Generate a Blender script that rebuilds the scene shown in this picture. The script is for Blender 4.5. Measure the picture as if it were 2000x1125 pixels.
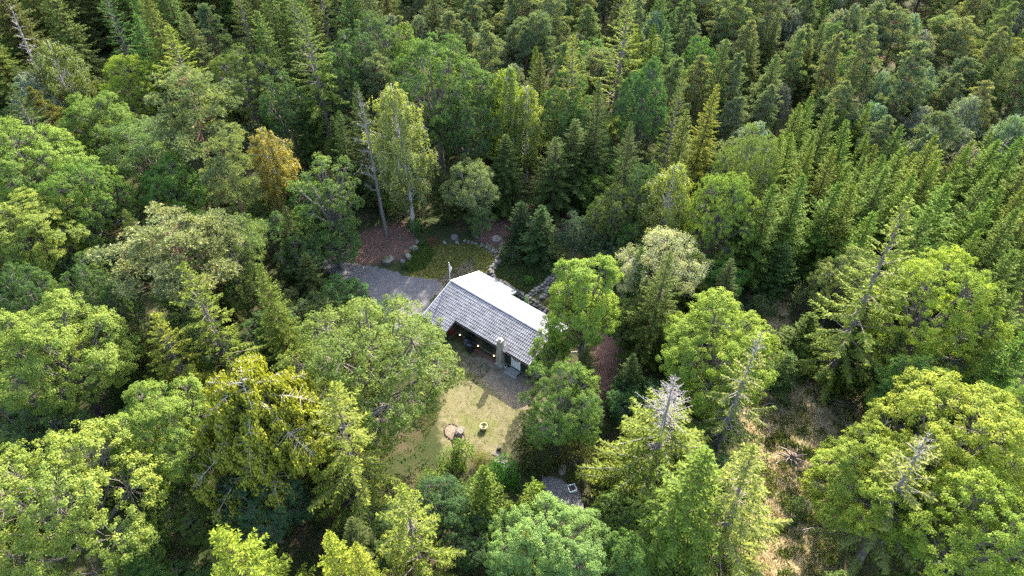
import bpy, bmesh, math, random
import numpy as np
from mathutils import Vector, Matrix

for o in list(bpy.data.objects):
    bpy.data.objects.remove(o)
S = bpy.context.scene
COL = S.collection

# ------------------------------------------------------------------ camera, sky, sun, exposure
CAM_H, FPX, PITCH = 54.0, 1334.0, math.radians(42.97)
cam_d = bpy.data.cameras.new('camera')
cam_d.sensor_width = 36.0
cam_d.lens = 36.0 * FPX / 2000.0
cam_d.clip_end = 3000.0
cam = bpy.data.objects.new('camera', cam_d)
COL.objects.link(cam)
cam.location = (0, 0, CAM_H)
cam.rotation_euler = (math.pi / 2 - PITCH, 0, 0)
S.camera = cam

SUN_EL = math.radians(33.5)
SUN_DIR = Vector((0.345 * math.cos(SUN_EL), 0.9386 * math.cos(SUN_EL), math.sin(SUN_EL))).normalized()   # towards the sun
SUN_AZ = math.atan2(SUN_DIR.x, SUN_DIR.y)
W = bpy.data.worlds.new('World')
S.world = W
W.use_nodes = True
wn = W.node_tree
wn.nodes.clear()
sky = wn.nodes.new('ShaderNodeTexSky')
sky.sky_type = 'NISHITA'
sky.sun_disc = False
sky.sun_elevation = SUN_EL
sky.sun_rotation = SUN_AZ
sky.air_density = 1.0
sky.dust_density = 3.0
sky.ozone_density = 0.8
bg = wn.nodes.new('ShaderNodeBackground')
bg.inputs['Strength'].default_value = 0.15
wo = wn.nodes.new('ShaderNodeOutputWorld')
wn.links.new(sky.outputs[0], bg.inputs[0])
wn.links.new(bg.outputs[0], wo.inputs[0])

sun_d = bpy.data.lights.new('sun', 'SUN')
sun_d.energy = 2.95
sun_d.angle = math.radians(0.55)
sun_d.color = (1.0, 0.93, 0.82)
sun = bpy.data.objects.new('sun', sun_d)
COL.objects.link(sun)
sun.location = (0, 60, 90)
sun.rotation_euler = SUN_DIR.to_track_quat('Z', 'Y').to_euler()

S.view_settings.view_transform = 'Standard'
S.view_settings.look = 'None'
S.view_settings.gamma = 1.0
S.view_settings.exposure = 2.75
S.cycles.max_bounces = 7
S.cycles.diffuse_bounces = 3
S.cycles.glossy_bounces = 2
S.cycles.transmission_bounces = 5
S.cycles.transparent_max_bounces = 4
S.cycles.caustics_reflective = False
S.cycles.caustics_refractive = False
S.cycles.sample_clamp_indirect = 6.0
S.cycles.use_denoising = False
S.cycles.filter_width = 1.5

# ------------------------------------------------------------------ pixel <-> world helpers (photo pixels, 2000 x 1125)
_c, _s = math.cos(PITCH), math.sin(PITCH)

def G(px, py, z=0.0):
    u, v = (px - 1000) / FPX, -(py - 562.5) / FPX
    d = (u, _c + v * _s, -_s + v * _c)
    t = (z - CAM_H) / d[2]
    return Vector((d[0] * t, d[1] * t, z))

def depth(P):
    return P[1] * _c - (P[2] - CAM_H) * _s

def proj(P):
    f = depth(P)
    up = P[1] * _s + (P[2] - CAM_H) * _c
    return (1000 + FPX * P[0] / f, 562.5 - FPX * up / f)

def inside(poly, x, y):
    r = False
    n = len(poly)
    for i in range(n):
        x1, y1 = poly[i]
        x2, y2 = poly[(i + 1) % n]
        if (y1 > y) != (y2 > y) and x < (x2 - x1) * (y - y1) / (y2 - y1) + x1:
            r = not r
    return r

def sdist(poly, X, Y):
    """signed distance of points X,Y (arrays) to a polygon, negative inside"""
    d = np.full(X.shape, 1e9)
    ins = np.zeros(X.shape, bool)
    n = len(poly)
    for i in range(n):
        x1, y1 = poly[i]
        x2, y2 = poly[(i + 1) % n]
        ex, ey = x2 - x1, y2 - y1
        t = np.clip(((X - x1) * ex + (Y - y1) * ey) / (ex * ex + ey * ey + 1e-9), 0, 1)
        d = np.minimum(d, np.hypot(X - x1 - t * ex, Y - y1 - t * ey))
        if y1 != y2:
            m = ((y1 > Y) != (y2 > Y)) & (X < (x2 - x1) * (Y - y1) / (y2 - y1) + x1)
            ins ^= m
    return np.where(ins, -d, d)

def wpoly(pts, z=0.0):
    return [tuple(G(x, y, z)[:2]) for x, y in pts]

# ------------------------------------------------------------------ object helpers
def props(o, label=None, cat=None, group=None, kind=None):
    if label: o['label'] = label
    if cat: o['category'] = cat
    if group: o['group'] = group
    if kind: o['kind'] = kind
    return o

def link(name, me, parent=None, mat=None, loc=None, color=None):
    o = bpy.data.objects.new(name, me)
    COL.objects.link(o)
    if parent: o.parent = parent
    if mat and me and not me.materials: me.materials.append(mat)
    if loc is not None: o.location = loc
    if color is not None: o.color = (color[0], color[1], color[2], 1.0)
    return o

def empty(name, loc, rz=0.0, scale=None):
    o = bpy.data.objects.new(name, None)
    COL.objects.link(o)
    o.empty_display_size = 0.3
    o.location = loc
    o.rotation_euler = (0, 0, rz)
    if scale: o.scale = scale
    return o

class MB:
    """collects polygons for one mesh"""
    def __init__(self):
        self.v, self.f, self.n = [], [], 0
    def add(self, v, f):
        v = np.asarray(v, float).reshape(-1, 3)
        self.v.append(v)
        self.f += [tuple(int(i) + self.n for i in q) for q in f]
        self.n += len(v)
    def box(self, x0, x1, y0, y1, z0, z1):
        v = [(x, y, z) for z in (z0, z1) for y in (y0, y1) for x in (x0, x1)]
        self.add(v, [(0, 2, 3, 1), (4, 5, 7, 6), (0, 1, 5, 4), (2, 6, 7, 3), (0, 4, 6, 2), (1, 3, 7, 5)])
    def prism(self, top, dz):
        """slab: list of top points (any plane), thickness dz downwards"""
        n = len(top)
        v = [tuple(p) for p in top] + [(p[0], p[1], p[2] - dz) for p in top]
        f = [tuple(range(n)), tuple(range(2 * n - 1, n - 1, -1))]
        f += [(i + n, (i + 1) % n + n, (i + 1) % n, i) for i in range(n)]
        self.add(v, f)
    def lathe(self, prof, seg=16, c=(0, 0, 0), sq=1.0):
        v, f = [], []
        for r, z in prof:
            for k in range(seg):
                a = 2 * math.pi * k / seg
                v.append((c[0] + r * math.cos(a), c[1] + r * math.sin(a) * sq, c[2] + z))
        for i in range(len(prof) - 1):
            for k in range(seg):
                k2 = (k + 1) % seg
                f.append((i * seg + k, i * seg + k2, (i + 1) * seg + k2, (i + 1) * seg + k))
        self.add(v, f)
    def tube(self, pts, rad, sides=6):
        pts = [Vector(p) for p in pts]
        v, f = [], []
        for i, p in enumerate(pts):
            d = (pts[min(i + 1, len(pts) - 1)] - pts[max(i - 1, 0)])
            if d.length < 1e-6: d = Vector((0, 0, 1))
            d.normalize()
            a = d.cross(Vector((0.31, 0.95, 0.05)))
            if a.length < 1e-3: a = d.cross(Vector((1, 0, 0)))
            a.normalize()
            b = d.cross(a)
            r = rad[i] if hasattr(rad, '__len__') else rad
            for k in range(sides):
                t = 2 * math.pi * k / sides
                v.append(p + a * (r * math.cos(t)) + b * (r * math.sin(t)))
        for i in range(len(pts) - 1):
            for k in range(sides):
                k2 = (k + 1) % sides
                f.append((i * sides + k, i * sides + k2, (i + 1) * sides + k2, (i + 1) * sides + k))
        f.append(tuple(range((len(pts) - 1) * sides, len(pts) * sides)))
        self.add([tuple(q) for q in v], f)
    def mesh(self, name, smooth=False):
        me = bpy.data.meshes.new(name)
        me.from_pydata([tuple(p) for p in np.concatenate(self.v)], [], self.f)
        if smooth:
            me.polygons.foreach_set('use_smooth', [True] * len(me.polygons))
        me.update()
        return me

def quad_mesh(name, V, var=None):
    """V: (n,4,3) loose quads -> mesh; var: (n,) value stored per leaf"""
    n = len(V)
    me = bpy.data.meshes.new(name)
    me.vertices.add(4 * n)
    me.vertices.foreach_set('co', V.reshape(-1).astype(np.float32))
    me.loops.add(4 * n)
    me.loops.foreach_set('vertex_index', np.arange(4 * n, dtype=np.int32))
    me.polygons.add(n)
    me.polygons.foreach_set('loop_start', np.arange(0, 4 * n, 4, dtype=np.int32))
    if var is not None:
        a = me.attributes.new('tint', 'FLOAT', 'POINT')
        a.data.foreach_set('value', np.repeat(var, 4).astype(np.float32))
    me.update(calc_edges=True)
    return me

def unit(a):
    return a / (np.linalg.norm(a, axis=-1, keepdims=True) + 1e-9)

def leaf_quads(C, A, N, L, Wd, tip=0.5, cup=0.12):
    """pointed leaf-like quads. C centres, A axes, N approx normals, L lengths, Wd widths"""
    A = unit(A)
    B = unit(np.cross(N, A))
    Nn = np.cross(A, B)
    L = np.asarray(L).reshape(-1, 1)
    Wd = np.asarray(Wd).reshape(-1, 1)
    p0 = C - A * L * 0.5
    p2 = C + A * L * 0.5
    m = C + A * L * (tip - 0.5) + Nn * Wd * cup
    return np.stack([p0, m + B * Wd * 0.5, p2, m - B * Wd * 0.5], axis=1)

# ------------------------------------------------------------------ materials
MATS = {}
def nodes_mat(name):
    m = bpy.data.materials.new(name)
    m.use_nodes = True
    nt = m.node_tree
    nt.nodes.clear()
    out = nt.nodes.new('ShaderNodeOutputMaterial')
    MATS[name] = m
    return m, nt, out

def nd(nt, t, **kw):
    n = nt.nodes.new(t)
    for k, v in kw.items():
        if k in n.inputs: n.inputs[k].default_value = v
        else: setattr(n, k, v)
    return n

def mixrgb(nt, blend, fac, a, b):
    n = nt.nodes.new('ShaderNodeMix')
    n.data_type = 'RGBA'
    n.blend_type = blend
    for sock, val in ((n.inputs[0], fac), (n.inputs[6], a), (n.inputs[7], b)):
        if hasattr(val, 'is_linked') or hasattr(val, 'links'):
            nt.links.new(val, sock)
        elif isinstance(val, (int, float)):
            sock.default_value = val
        else:
            sock.default_value = (val[0], val[1], val[2], 1)
    return n.outputs[2]

def noise(nt, scale, detail=4, rough=0.6, coord='Object', vec=None):
    n = nd(nt, 'ShaderNodeTexNoise')
    n.inputs['Scale'].default_value = scale
    n.inputs['Detail'].default_value = detail
    n.inputs['Roughness'].default_value = rough
    if vec is None:
        tc = nd(nt, 'ShaderNodeTexCoord')
        vec = tc.outputs[coord]
    nt.links.new(vec, n.inputs['Vector'])
    return n.outputs['Fac']

def ramp(nt, fac, stops):
    r = nd(nt, 'ShaderNodeValToRGB')
    el = r.color_ramp.elements
    while len(el) < len(stops): el.new(0.5)
    for e, (p, c) in zip(el, stops):
        e.position = p
        e.color = (c[0], c[1], c[2], 1) if hasattr(c, '__len__') else (c, c, c, 1)
    nt.links.new(fac, r.inputs[0])
    return r.outputs[0]

def simple(name, col, rough=0.7, var=0.3, scale=6.0, metallic=0.0, bump=0.0, spec=0.4, col2=None):
    m, nt, out = nodes_mat(name)
    b = nd(nt, 'ShaderNodeBsdfPrincipled')
    b.inputs['Roughness'].default_value = rough
    b.inputs['Metallic'].default_value = metallic
    b.inputs['Specular IOR Level'].default_value = spec
    f = noise(nt, scale, 5)
    lo = tuple(c * (1 - var) for c in col)
    hi = col2 if col2 else tuple(min(1, c * (1 + var)) for c in col)
    nt.links.new(ramp(nt, f, [(0.3, lo), (0.7, hi)]), b.inputs['Base Color'])
    if bump:
        bp = nd(nt, 'ShaderNodeBump')
        bp.inputs['Strength'].default_value = bump
        bp.inputs['Distance'].default_value = 0.03
        nt.links.new(noise(nt, scale * 5, 5), bp.inputs['Height'])
        nt.links.new(bp.outputs[0], b.inputs['Normal'])
    nt.links.new(b.outputs[0], out.inputs[0])
    return m

def leaf_material(name, trans=0.45, gloss=0.06, rough=0.45, yellow=(1.1, 1.3, 0.5), spread=0.35):
    """colour = the object's own colour, varied a little per leaf and per tree"""
    m, nt, out = nodes_mat(name)
    oi = nd(nt, 'ShaderNodeObjectInfo')
    at = nd(nt, 'ShaderNodeAttribute')
    at.attribute_name = 'tint'
    mr = nd(nt, 'ShaderNodeMapRange')
    mr.inputs['To Min'].default_value = 1 - spread
    mr.inputs['To Max'].default_value = 1 + spread
    nt.links.new(at.outputs['Fac'], mr.inputs['Value'])
    vm = nd(nt, 'ShaderNodeVectorMath', operation='SCALE')
    nt.links.new(oi.outputs['Color'], vm.inputs[0])
    nt.links.new(mr.outputs[0], vm.inputs['Scale'])
    warm = mixrgb(nt, 'MIX', at.outputs['Fac'], (0.86, 1.0, 1.1), (1.16, 1.03, 0.75))
    wv = nd(nt, 'ShaderNodeVectorMath', operation='MULTIPLY')
    nt.links.new(vm.outputs[0], wv.inputs[0])
    nt.links.new(warm, wv.inputs[1])
    hs = nd(nt, 'ShaderNodeHueSaturation')
    mr2 = nd(nt, 'ShaderNodeMapRange')
    mr2.inputs['To Min'].default_value = 0.485
    mr2.inputs['To Max'].default_value = 0.515
    nt.links.new(oi.outputs['Random'], mr2.inputs['Value'])
    nt.links.new(mr2.outputs[0], hs.inputs['Hue'])
    nt.links.new(wv.outputs[0], hs.inputs['Color'])
    d = nd(nt, 'ShaderNodeBsdfDiffuse')
    nt.links.new(hs.outputs[0], d.inputs['Color'])
    t = nd(nt, 'ShaderNodeBsdfTranslucent')
    tcol = mixrgb(nt, 'MULTIPLY', 1.0, hs.outputs[0], yellow)
    nt.links.new(tcol, t.inputs['Color'])
    mx = nd(nt, 'ShaderNodeMixShader')
    mx.inputs[0].default_value = trans
    nt.links.new(d.outputs[0], mx.inputs[1])
    nt.links.new(t.outputs[0], mx.inputs[2])
    g = nd(nt, 'ShaderNodeBsdfGlossy')
    g.inputs['Roughness'].default_value = rough
    g.inputs['Color'].default_value = (0.85, 0.95, 0.75, 1)
    mx2 = nd(nt, 'ShaderNodeMixShader')
    mx2.inputs[0].default_value = gloss
    nt.links.new(mx.outputs[0], mx2.inputs[1])
    nt.links.new(g.outputs[0], mx2.inputs[2])
    nt.links.new(mx2.outputs[0], out.inputs[0])
    return m

M_LEAF = leaf_material('broad_leaf', 0.42, 0.012, 0.6, spread=0.26)
M_NEEDLE = leaf_material('conifer_needles', 0.25, 0.008, 0.6, (1.1, 1.25, 0.5), 0.3)
M_GRASS = leaf_material('grass_blades', 0.35, 0.02, 0.6, (1.15, 1.05, 0.6), 0.4)
M_LITTER = leaf_material('dry_litter', 0.1, 0.02, 0.7, (1, 1, 1), 0.5)

def bark_material():
    m, nt, out = nodes_mat('bark')
    oi = nd(nt, 'ShaderNodeObjectInfo')
    tc = nd(nt, 'ShaderNodeTexCoord')
    mp = nd(nt, 'ShaderNodeMapping')
    mp.inputs['Scale'].default_value = (6, 6, 1.5)
    nt.links.new(tc.outputs['Object'], mp.inputs[0])
    f = noise(nt, 1.5, 5, 0.7, vec=mp.outputs[0])
    k = ramp(nt, f, [(0.3, 0.45), (0.7, 1.3)])
    c = mixrgb(nt, 'MULTIPLY', 1.0, oi.outputs['Color'], k)
    b = nd(nt, 'ShaderNodeBsdfPrincipled')
    b.inputs['Roughness'].default_value = 0.85
    b.inputs['Specular IOR Level'].default_value = 0.2
    nt.links.new(c, b.inputs['Base Color'])
    nt.links.new(b.outputs[0], out.inputs[0])
    return m
M_BARK = bark_material()

def birch_bark():
    m, nt, out = nodes_mat('birch_bark')
    tc = nd(nt, 'ShaderNodeTexCoord')
    mp = nd(nt, 'ShaderNodeMapping')
    mp.inputs['Scale'].default_value = (3, 3, 9)
    nt.links.new(tc.outputs['Object'], mp.inputs[0])
    f = noise(nt, 1.2, 4, 0.7, vec=mp.outputs[0])
    c = ramp(nt, f, [(0.36, (0.03, 0.028, 0.025)), (0.46, (0.42, 0.38, 0.34)), (0.8, (0.55, 0.52, 0.48))])
    b = nd(nt, 'ShaderNodeBsdfPrincipled')
    b.inputs['Roughness'].default_value = 0.7
    nt.links.new(c, b.inputs['Base Color'])
    nt.links.new(b.outputs[0], out.inputs[0])
    return m
M_BIRCH = birch_bark()

def pine_bark():
    m, nt, out = nodes_mat('pine_bark')
    tc = nd(nt, 'ShaderNodeTexCoord')
    sp = nd(nt, 'ShaderNodeSeparateXYZ')
    nt.links.new(tc.outputs['Object'], sp.inputs[0])
    mr = nd(nt, 'ShaderNodeMapRange')
    mr.inputs['From Min'].default_value = 3
    mr.inputs['From Max'].default_value = 8
    nt.links.new(sp.outputs['Z'], mr.inputs['Value'])
    f = noise(nt, 5, 5, 0.7)
    k = ramp(nt, f, [(0.3, 0.5), (0.7, 1.25)])
    c = mixrgb(nt, 'MIX', mr.outputs[0], (0.11, 0.085, 0.07), (0.20, 0.105, 0.065))
    c = mixrgb(nt, 'MULTIPLY', 1.0, c, k)
    b = nd(nt, 'ShaderNodeBsdfPrincipled')
    b.inputs['Roughness'].default_value = 0.85
    nt.links.new(c, b.inputs['Base Color'])
    nt.links.new(b.outputs[0], out.inputs[0])
    return m
M_PINE = pine_bark()

# ------------------------------------------------------------------ the ground
rng = np.random.default_rng(7)
YARD = [(690, 505), (760, 452), (900, 450), (985, 455), (1010, 480), (1110, 500), (1120, 640), (1060, 760), (1045, 860), (990, 915), (850, 885), (848, 690), (800, 640), (690, 530)]
Z_LAWN = wpoly([(845, 655), (905, 680), (1045, 745), (1075, 800), (1048, 860), (1005, 900), (930, 892), (868, 890), (858, 840), (850, 690)])
Z_BARE = wpoly([(905, 690), (960, 700), (1040, 742), (1045, 800), (1000, 800), (940, 745), (900, 715)])
Z_MOSS = wpoly([(795, 525), (800, 490), (850, 478), (955, 478), (972, 505), (955, 528), (880, 565), (855, 552), (800, 545)])
Z_PATCH = wpoly([(845, 548), (880, 530), (912, 508), (924, 500), (926, 512), (935, 528), (890, 548), (855, 585), (842, 570)])
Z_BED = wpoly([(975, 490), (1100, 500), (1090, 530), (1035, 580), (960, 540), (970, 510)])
Z_LAWN2 = wpoly([(1055, 592), (1100, 530), (1135, 560), (1115, 615), (1092, 630)])
Z_RED = [wpoly([(640, 510), (690, 455), (800, 430), (815, 480), (790, 505), (700, 522)]),
         wpoly([(930, 470), (960, 405), (1120, 395), (1110, 455), (1000, 485)]), wpoly([(1600, 30), (1900, 20), (1900, 110), (1690, 130)]),
         wpoly([(-20, 520), (30, 530), (40, 620), (-20, 640)]), wpoly([(1160, 650), (1215, 640), (1200, 780), (1150, 790)])]
Z_STRAW = wpoly([(1470, 560), (1530, 545), (1550, 680), (1570, 740), (1690, 760), (1660, 900), (1665, 1000), (1600, 1160), (1440, 1160), (1460, 900), (1440, 720)])
W_YARD = wpoly(YARD)

def gz_arr(X, Y):
    z = 0.28 * np.sin(X * 0.21 + 1.3) * np.cos(Y * 0.17) + 0.16 * np.sin(X * 0.53 + Y * 0.41) + 0.08 * np.sin(X * 1.3 - Y * 0.9)
    m = np.clip(sdist(W_YARD, X, Y) / 4.0, 0, 1)
    return (z - 0.05) * m

def gz(x, y):
    return float(gz_arr(np.array([x]), np.array([y]))[0])

def axis(lo, hi, a, b, fine, coarse):
    left = list(np.arange(lo, a, coarse))
    return np.array(left + list(np.arange(a, b, fine)) + list(np.arange(b, hi + .1, coarse)))
xs = np.concatenate([[-1500, -600, -300], axis(-150, 150, -26, 40, 0.3, 1.6), [300, 600, 1500]])
ys = np.concatenate([[-600, -200, -60], axis(-10, 190, 22, 74, 0.3, 1.6), [260, 500, 1200, 2500]])
GX, GY = np.meshgrid(xs, ys)
GZ = gz_arr(GX, GY)
GZ = np.where((np.abs(GX) > 160) | (GY > 195) | (GY < -15), 0.0, GZ)
me = bpy.data.meshes.new('ground')
nv = GX.size
me.vertices.add(nv)
me.vertices.foreach_set('co', np.stack([GX, GY, GZ], -1).reshape(-1).astype(np.float32))
ny, nx = GX.shape
ii = (np.arange(ny - 1)[:, None] * nx + np.arange(nx - 1)[None, :]).reshape(-1)
F = np.stack([ii, ii + 1, ii + nx + 1, ii + nx], -1).astype(np.int32)
me.loops.add(F.size)
me.loops.foreach_set('vertex_index', F.reshape(-1))
me.polygons.add(len(F))
me.polygons.foreach_set('loop_start', np.arange(0, F.size, 4, dtype=np.int32))
me.polygons.foreach_set('use_smooth', np.ones(len(F), bool))
def zone(polys, soft):
    w = np.zeros(GX.shape)
    for p in polys:
        w = np.maximum(w, np.clip(0.5 - sdist(p, GX, GY) / soft, 0, 1))
    return w
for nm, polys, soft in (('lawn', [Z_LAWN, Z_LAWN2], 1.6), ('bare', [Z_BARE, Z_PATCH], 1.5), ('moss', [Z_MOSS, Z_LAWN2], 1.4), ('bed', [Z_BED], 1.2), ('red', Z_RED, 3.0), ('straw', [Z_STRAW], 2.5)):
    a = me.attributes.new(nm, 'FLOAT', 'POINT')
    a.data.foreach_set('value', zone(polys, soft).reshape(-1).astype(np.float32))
me.update(calc_edges=True)

def ground_material():
    m, nt, out = nodes_mat('ground')
    tc = nd(nt, 'ShaderNodeTexCoord')
    P = tc.outputs['Object']
    n1 = noise(nt, 0.35, 6, 0.65, vec=P)
    n2 = noise(nt, 2.2, 6, 0.7, vec=P)
    n3 = noise(nt, 11.0, 4, 0.75, vec=P)
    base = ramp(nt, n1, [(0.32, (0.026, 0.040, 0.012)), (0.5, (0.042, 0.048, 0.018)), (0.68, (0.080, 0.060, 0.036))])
    def zmix(cur, attr, stops, nz, lo=0.3, hi=0.7):
        at = nd(nt, 'ShaderNodeAttribute')
        at.attribute_name = attr
        ad = nd(nt, 'ShaderNodeMath', operation='ADD')
        nt.links.new(at.outputs['Fac'], ad.inputs[0])
        sc = nd(nt, 'ShaderNodeMath', operation='MULTIPLY_ADD')
        nt.links.new(n2, sc.inputs[0])
        sc.inputs[1].default_value = 0.9
        sc.inputs[2].default_value = -0.45
        nt.links.new(sc.outputs[0], ad.inputs[1])
        fac = ramp(nt, ad.outputs[0], [(lo, 0.0), (hi, 1.0)])
        return mixrgb(nt, 'MIX', fac, cur, ramp(nt, nz, stops))
    c = zmix(base, 'red', [(0.3, (0.075, 0.042, 0.032)), (0.7, (0.17, 0.10, 0.08))], n3)
    c = zmix(c, 'straw', [(0.28, (0.085, 0.07, 0.035)), (0.45, (0.22, 0.175, 0.09)), (0.75, (0.33, 0.26, 0.165))], n2)
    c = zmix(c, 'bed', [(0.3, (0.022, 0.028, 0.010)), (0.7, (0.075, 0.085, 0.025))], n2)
    c = zmix(c, 'moss', [(0.3, (0.075, 0.085, 0.018)), (0.5, (0.135, 0.130, 0.030)), (0.7, (0.18, 0.155, 0.060))], n2)
    c = zmix(c, 'lawn', [(0.3, (0.075, 0.082, 0.028)), (0.46, (0.118, 0.108, 0.052)), (0.72, (0.185, 0.148, 0.092))], n2)
    gp = mixrgb(nt, 'MULTIPLY', 1.0, ramp(nt, n1, [(0.48, 0.0), (0.6, 0.75)]), (1, 1, 1))
    at2 = nd(nt, 'ShaderNodeAttribute'); at2.attribute_name = 'lawn'
    gf = mixrgb(nt, 'MULTIPLY', 1.0, gp, at2.outputs['Fac'])
    c = mixrgb(nt, 'MIX', gf, c, ramp(nt, n2, [(0.3, (0.07, 0.085, 0.022)), (0.7, (0.13, 0.13, 0.045))]))
    c = zmix(c, 'bare', [(0.3, (0.11, 0.09, 0.06)), (0.7, (0.23, 0.18, 0.135))], n2, 0.45, 0.8)
    k = ramp(nt, n3, [(0.25, 0.78), (0.75, 1.2)])
    c = mixrgb(nt, 'MULTIPLY', 1.0, c, k)
    b = nd(nt, 'ShaderNodeBsdfPrincipled')
    b.inputs['Roughness'].default_value = 0.95
    b.inputs['Specular IOR Level'].default_value = 0.1
    nt.links.new(c, b.inputs['Base Color'])
    bp = nd(nt, 'ShaderNodeBump')
    bp.inputs['Strength'].default_value = 0.7
    bp.inputs['Distance'].default_value = 0.08
    nt.links.new(n3, bp.inputs['Height'])
    nt.links.new(bp.outputs[0], b.inputs['Normal'])
    nt.links.new(b.outputs[0], out.inputs[0])
    return m
props(link('ground', me, mat=ground_material()), 'forest floor of moss, needle litter and worn lawn round the cabin', 'ground', kind='structure')

M_ASPHALT = simple('asphalt', (0.105, 0.10, 0.10), 0.9, 0.25, 1.6, bump=0.5, spec=0.2)
M_GRAVEL = simple('gravel', (0.14, 0.13, 0.125), 0.95, 0.45, 4.0, bump=0.8, spec=0.2)

def sheet(name, pix, z, mat, label, wob=0.25, seed=1):
    r = random.Random(seed)
    pts = [G(x, y) for x, y in pix]
    out = []
    for i, p in enumerate(pts):
        q = pts[(i + 1) % len(pts)]
        k = max(2, int((q - p).length / 0.45))
        for j in range(k):
            t = j / k
            out.append((p.x + (q.x - p.x) * t + r.uniform(-wob, wob), p.y + (q.y - p.y) * t + r.uniform(-wob, wob)))
    bm = bmesh.new()
    vs = [bm.verts.new((x, y, 0)) for x, y in out]
    f = bm.faces.new(vs)
    bmesh.ops.triangulate(bm, faces=[f])
    bmesh.ops.subdivide_edges(bm, edges=[e for e in bm.edges if e.calc_length() > 1.5], cuts=2, use_grid_fill=False)
    bmesh.ops.triangulate(bm, faces=bm.faces[:])
    for v in bm.verts:
        v.co.z = max(gz(v.co.x, v.co.y), -0.02) + z
    bmesh.ops.recalc_face_normals(bm, faces=bm.faces[:])
    for f in bm.faces:
        if f.normal.z < 0: f.normal_flip()
    mm = bpy.data.meshes.new(name)
    bm.to_mesh(mm); bm.free()
    return props(link(name, mm, mat=mat), label, name.split('_')[0] if '_' in name else name, kind='structure')

sheet('driveway', [(600, 486), (690, 512), (735, 522), (800, 541), (846, 545), (862, 556), (850, 575), (838, 592), (818, 640), (760, 650), (745, 600), (680, 548), (600, 512)], 0.03, M_ASPHALT, 'worn grey asphalt driveway curving up to the cabin gable')
sheet('gravel_path', [(1055, 930), (1095, 940), (1125, 955), (1142, 985), (1135, 1015), (1105, 1010), (1080, 985), (1060, 960)], 0.16, M_GRAVEL, 'patch of grey gravel path under the garden trees', 0.15, 2)

# ------------------------------------------------------------------ the cabin
HX, HY, HTH = -6.675, 55.12, math.radians(-38.98)
ZR, LEN, SN, TF = 3.68, 13.39, 0.371, 0.394
A1, A2, B1, B2, C1, C2 = 4.765, 3.317, 4.653, 3.415, 3.63, 5.39
M_WALL = simple('dark_green_boards', (0.026, 0.036, 0.024), 0.8, 0.3, 3.0)
M_TILE = simple('concrete_roof_tile', (0.165, 0.165, 0.174), 0.55, 0.30, 1.1, bump=0.2, spec=0.3)
M_METAL = simple('pale_roof_sheet', (0.128, 0.138, 0.152), 0.6, 0.2, 0.9, spec=0.2)
M_TRIM = simple('pale_trim', (0.45, 0.46, 0.47), 0.5, 0.12, 2.0)
M_DARK = simple('dark_trim', (0.02, 0.02, 0.022), 0.5, 0.3, 3.0)
M_PLASTER = simple('beige_plaster', (0.34, 0.295, 0.225), 0.9, 0.22, 3.0, bump=0.3)
M_CONC = simple('concrete', (0.23, 0.215, 0.20), 0.9, 0.3, 4.0, bump=0.4)
M_WHITE = simple('white_paint', (0.74, 0.73, 0.70), 0.5, 0.06, 3.0)
M_GLASS = simple('dark_glass', (0.012, 0.014, 0.016), 0.1, 0.2, 1.0, spec=0.6)
M_REDDOOR = simple('dark_red_paint', (0.10, 0.018, 0.012), 0.55, 0.2, 3.0)
M_BRICK = simple('red_brick', (0.13, 0.068, 0.05), 0.9, 0.35, 6.0, bump=0.4)
M_BLACKPL = simple('black_plastic', (0.012, 0.013, 0.018), 0.35, 0.2, 3.0)
M_GREYPL = simple('grey_plastic', (0.10, 0.10, 0.105), 0.5, 0.2, 3.0)

house = props(empty('cabin', (HX, HY, 0), HTH), 'dark green cabin with tiled near roof slope and pale metal far slope', 'cabin')

def zroof(y):
    return ZR - (SN * -y if y < 0 else TF * y)

def house_part(name, mb, mat, parent=house, kind=None, smooth=False):
    o = link(name, mb.mesh(name, smooth), parent, mat)
    if kind: o['kind'] = kind
    return o

OV = 0.38
def wall_run(name, x0, y0, x1, y1, ztop=None, nrm=(0, -1)):
    """straight wall between two plan points with battens on its outer face"""
    L = math.hypot(x1 - x0, y1 - y0)
    ux, uy = (x1 - x0) / L, (y1 - y0) / L
    mb = MB()
    n = max(1, int(L / 0.5))
    for i in range(n):
        a, b = L * i / n, L * (i + 1) / n
        P = []
        for t in (a, b):
            X, Y = x0 + ux * t, y0 + uy * t
            P.append((X, Y, (ztop if ztop else zroof(Y) - 0.16)))
        th = 0.12
        v = []
        for (X, Y, Z) in P:
            v += [(X, Y, 0.25), (X, Y, Z), (X - nrm[0] * th, Y - nrm[1] * th, 0.25), (X - nrm[0] * th, Y - nrm[1] * th, Z)]
        mb.add(v, [(0, 4, 5, 1), (2, 3, 7, 6), (1, 5, 7, 3), (0, 2, 6, 4), (0, 1, 3, 2), (4, 6, 7, 5)])
    w = house_part(name, mb, M_WALL)
    mb = MB()
    k = int(L / 0.17)
    for i in range(k):
        t = (i + 0.5) * L / k
        X, Y = x0 + ux * t, y0 + uy * t
        Z = (ztop if ztop else zroof(Y) - 0.16) - 0.02
        a = [(X - ux * 0.03, Y - uy * 0.03), (X + ux * 0.03, Y + uy * 0.03)]
        v = []
        for (px, py) in a:
            v += [(px, py, 0.26), (px, py, Z), (px + nrm[0] * 0.025, py + nrm[1] * 0.025, 0.26), (px + nrm[0] * 0.025, py + nrm[1] * 0.025, Z)]
        mb.add(v, [(2, 6, 7, 3), (0, 2, 3, 1), (4, 5, 7, 6), (1, 3, 7, 5)])
    house_part('batten', mb, M_WALL, w, 'stuff')
    return w

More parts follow.
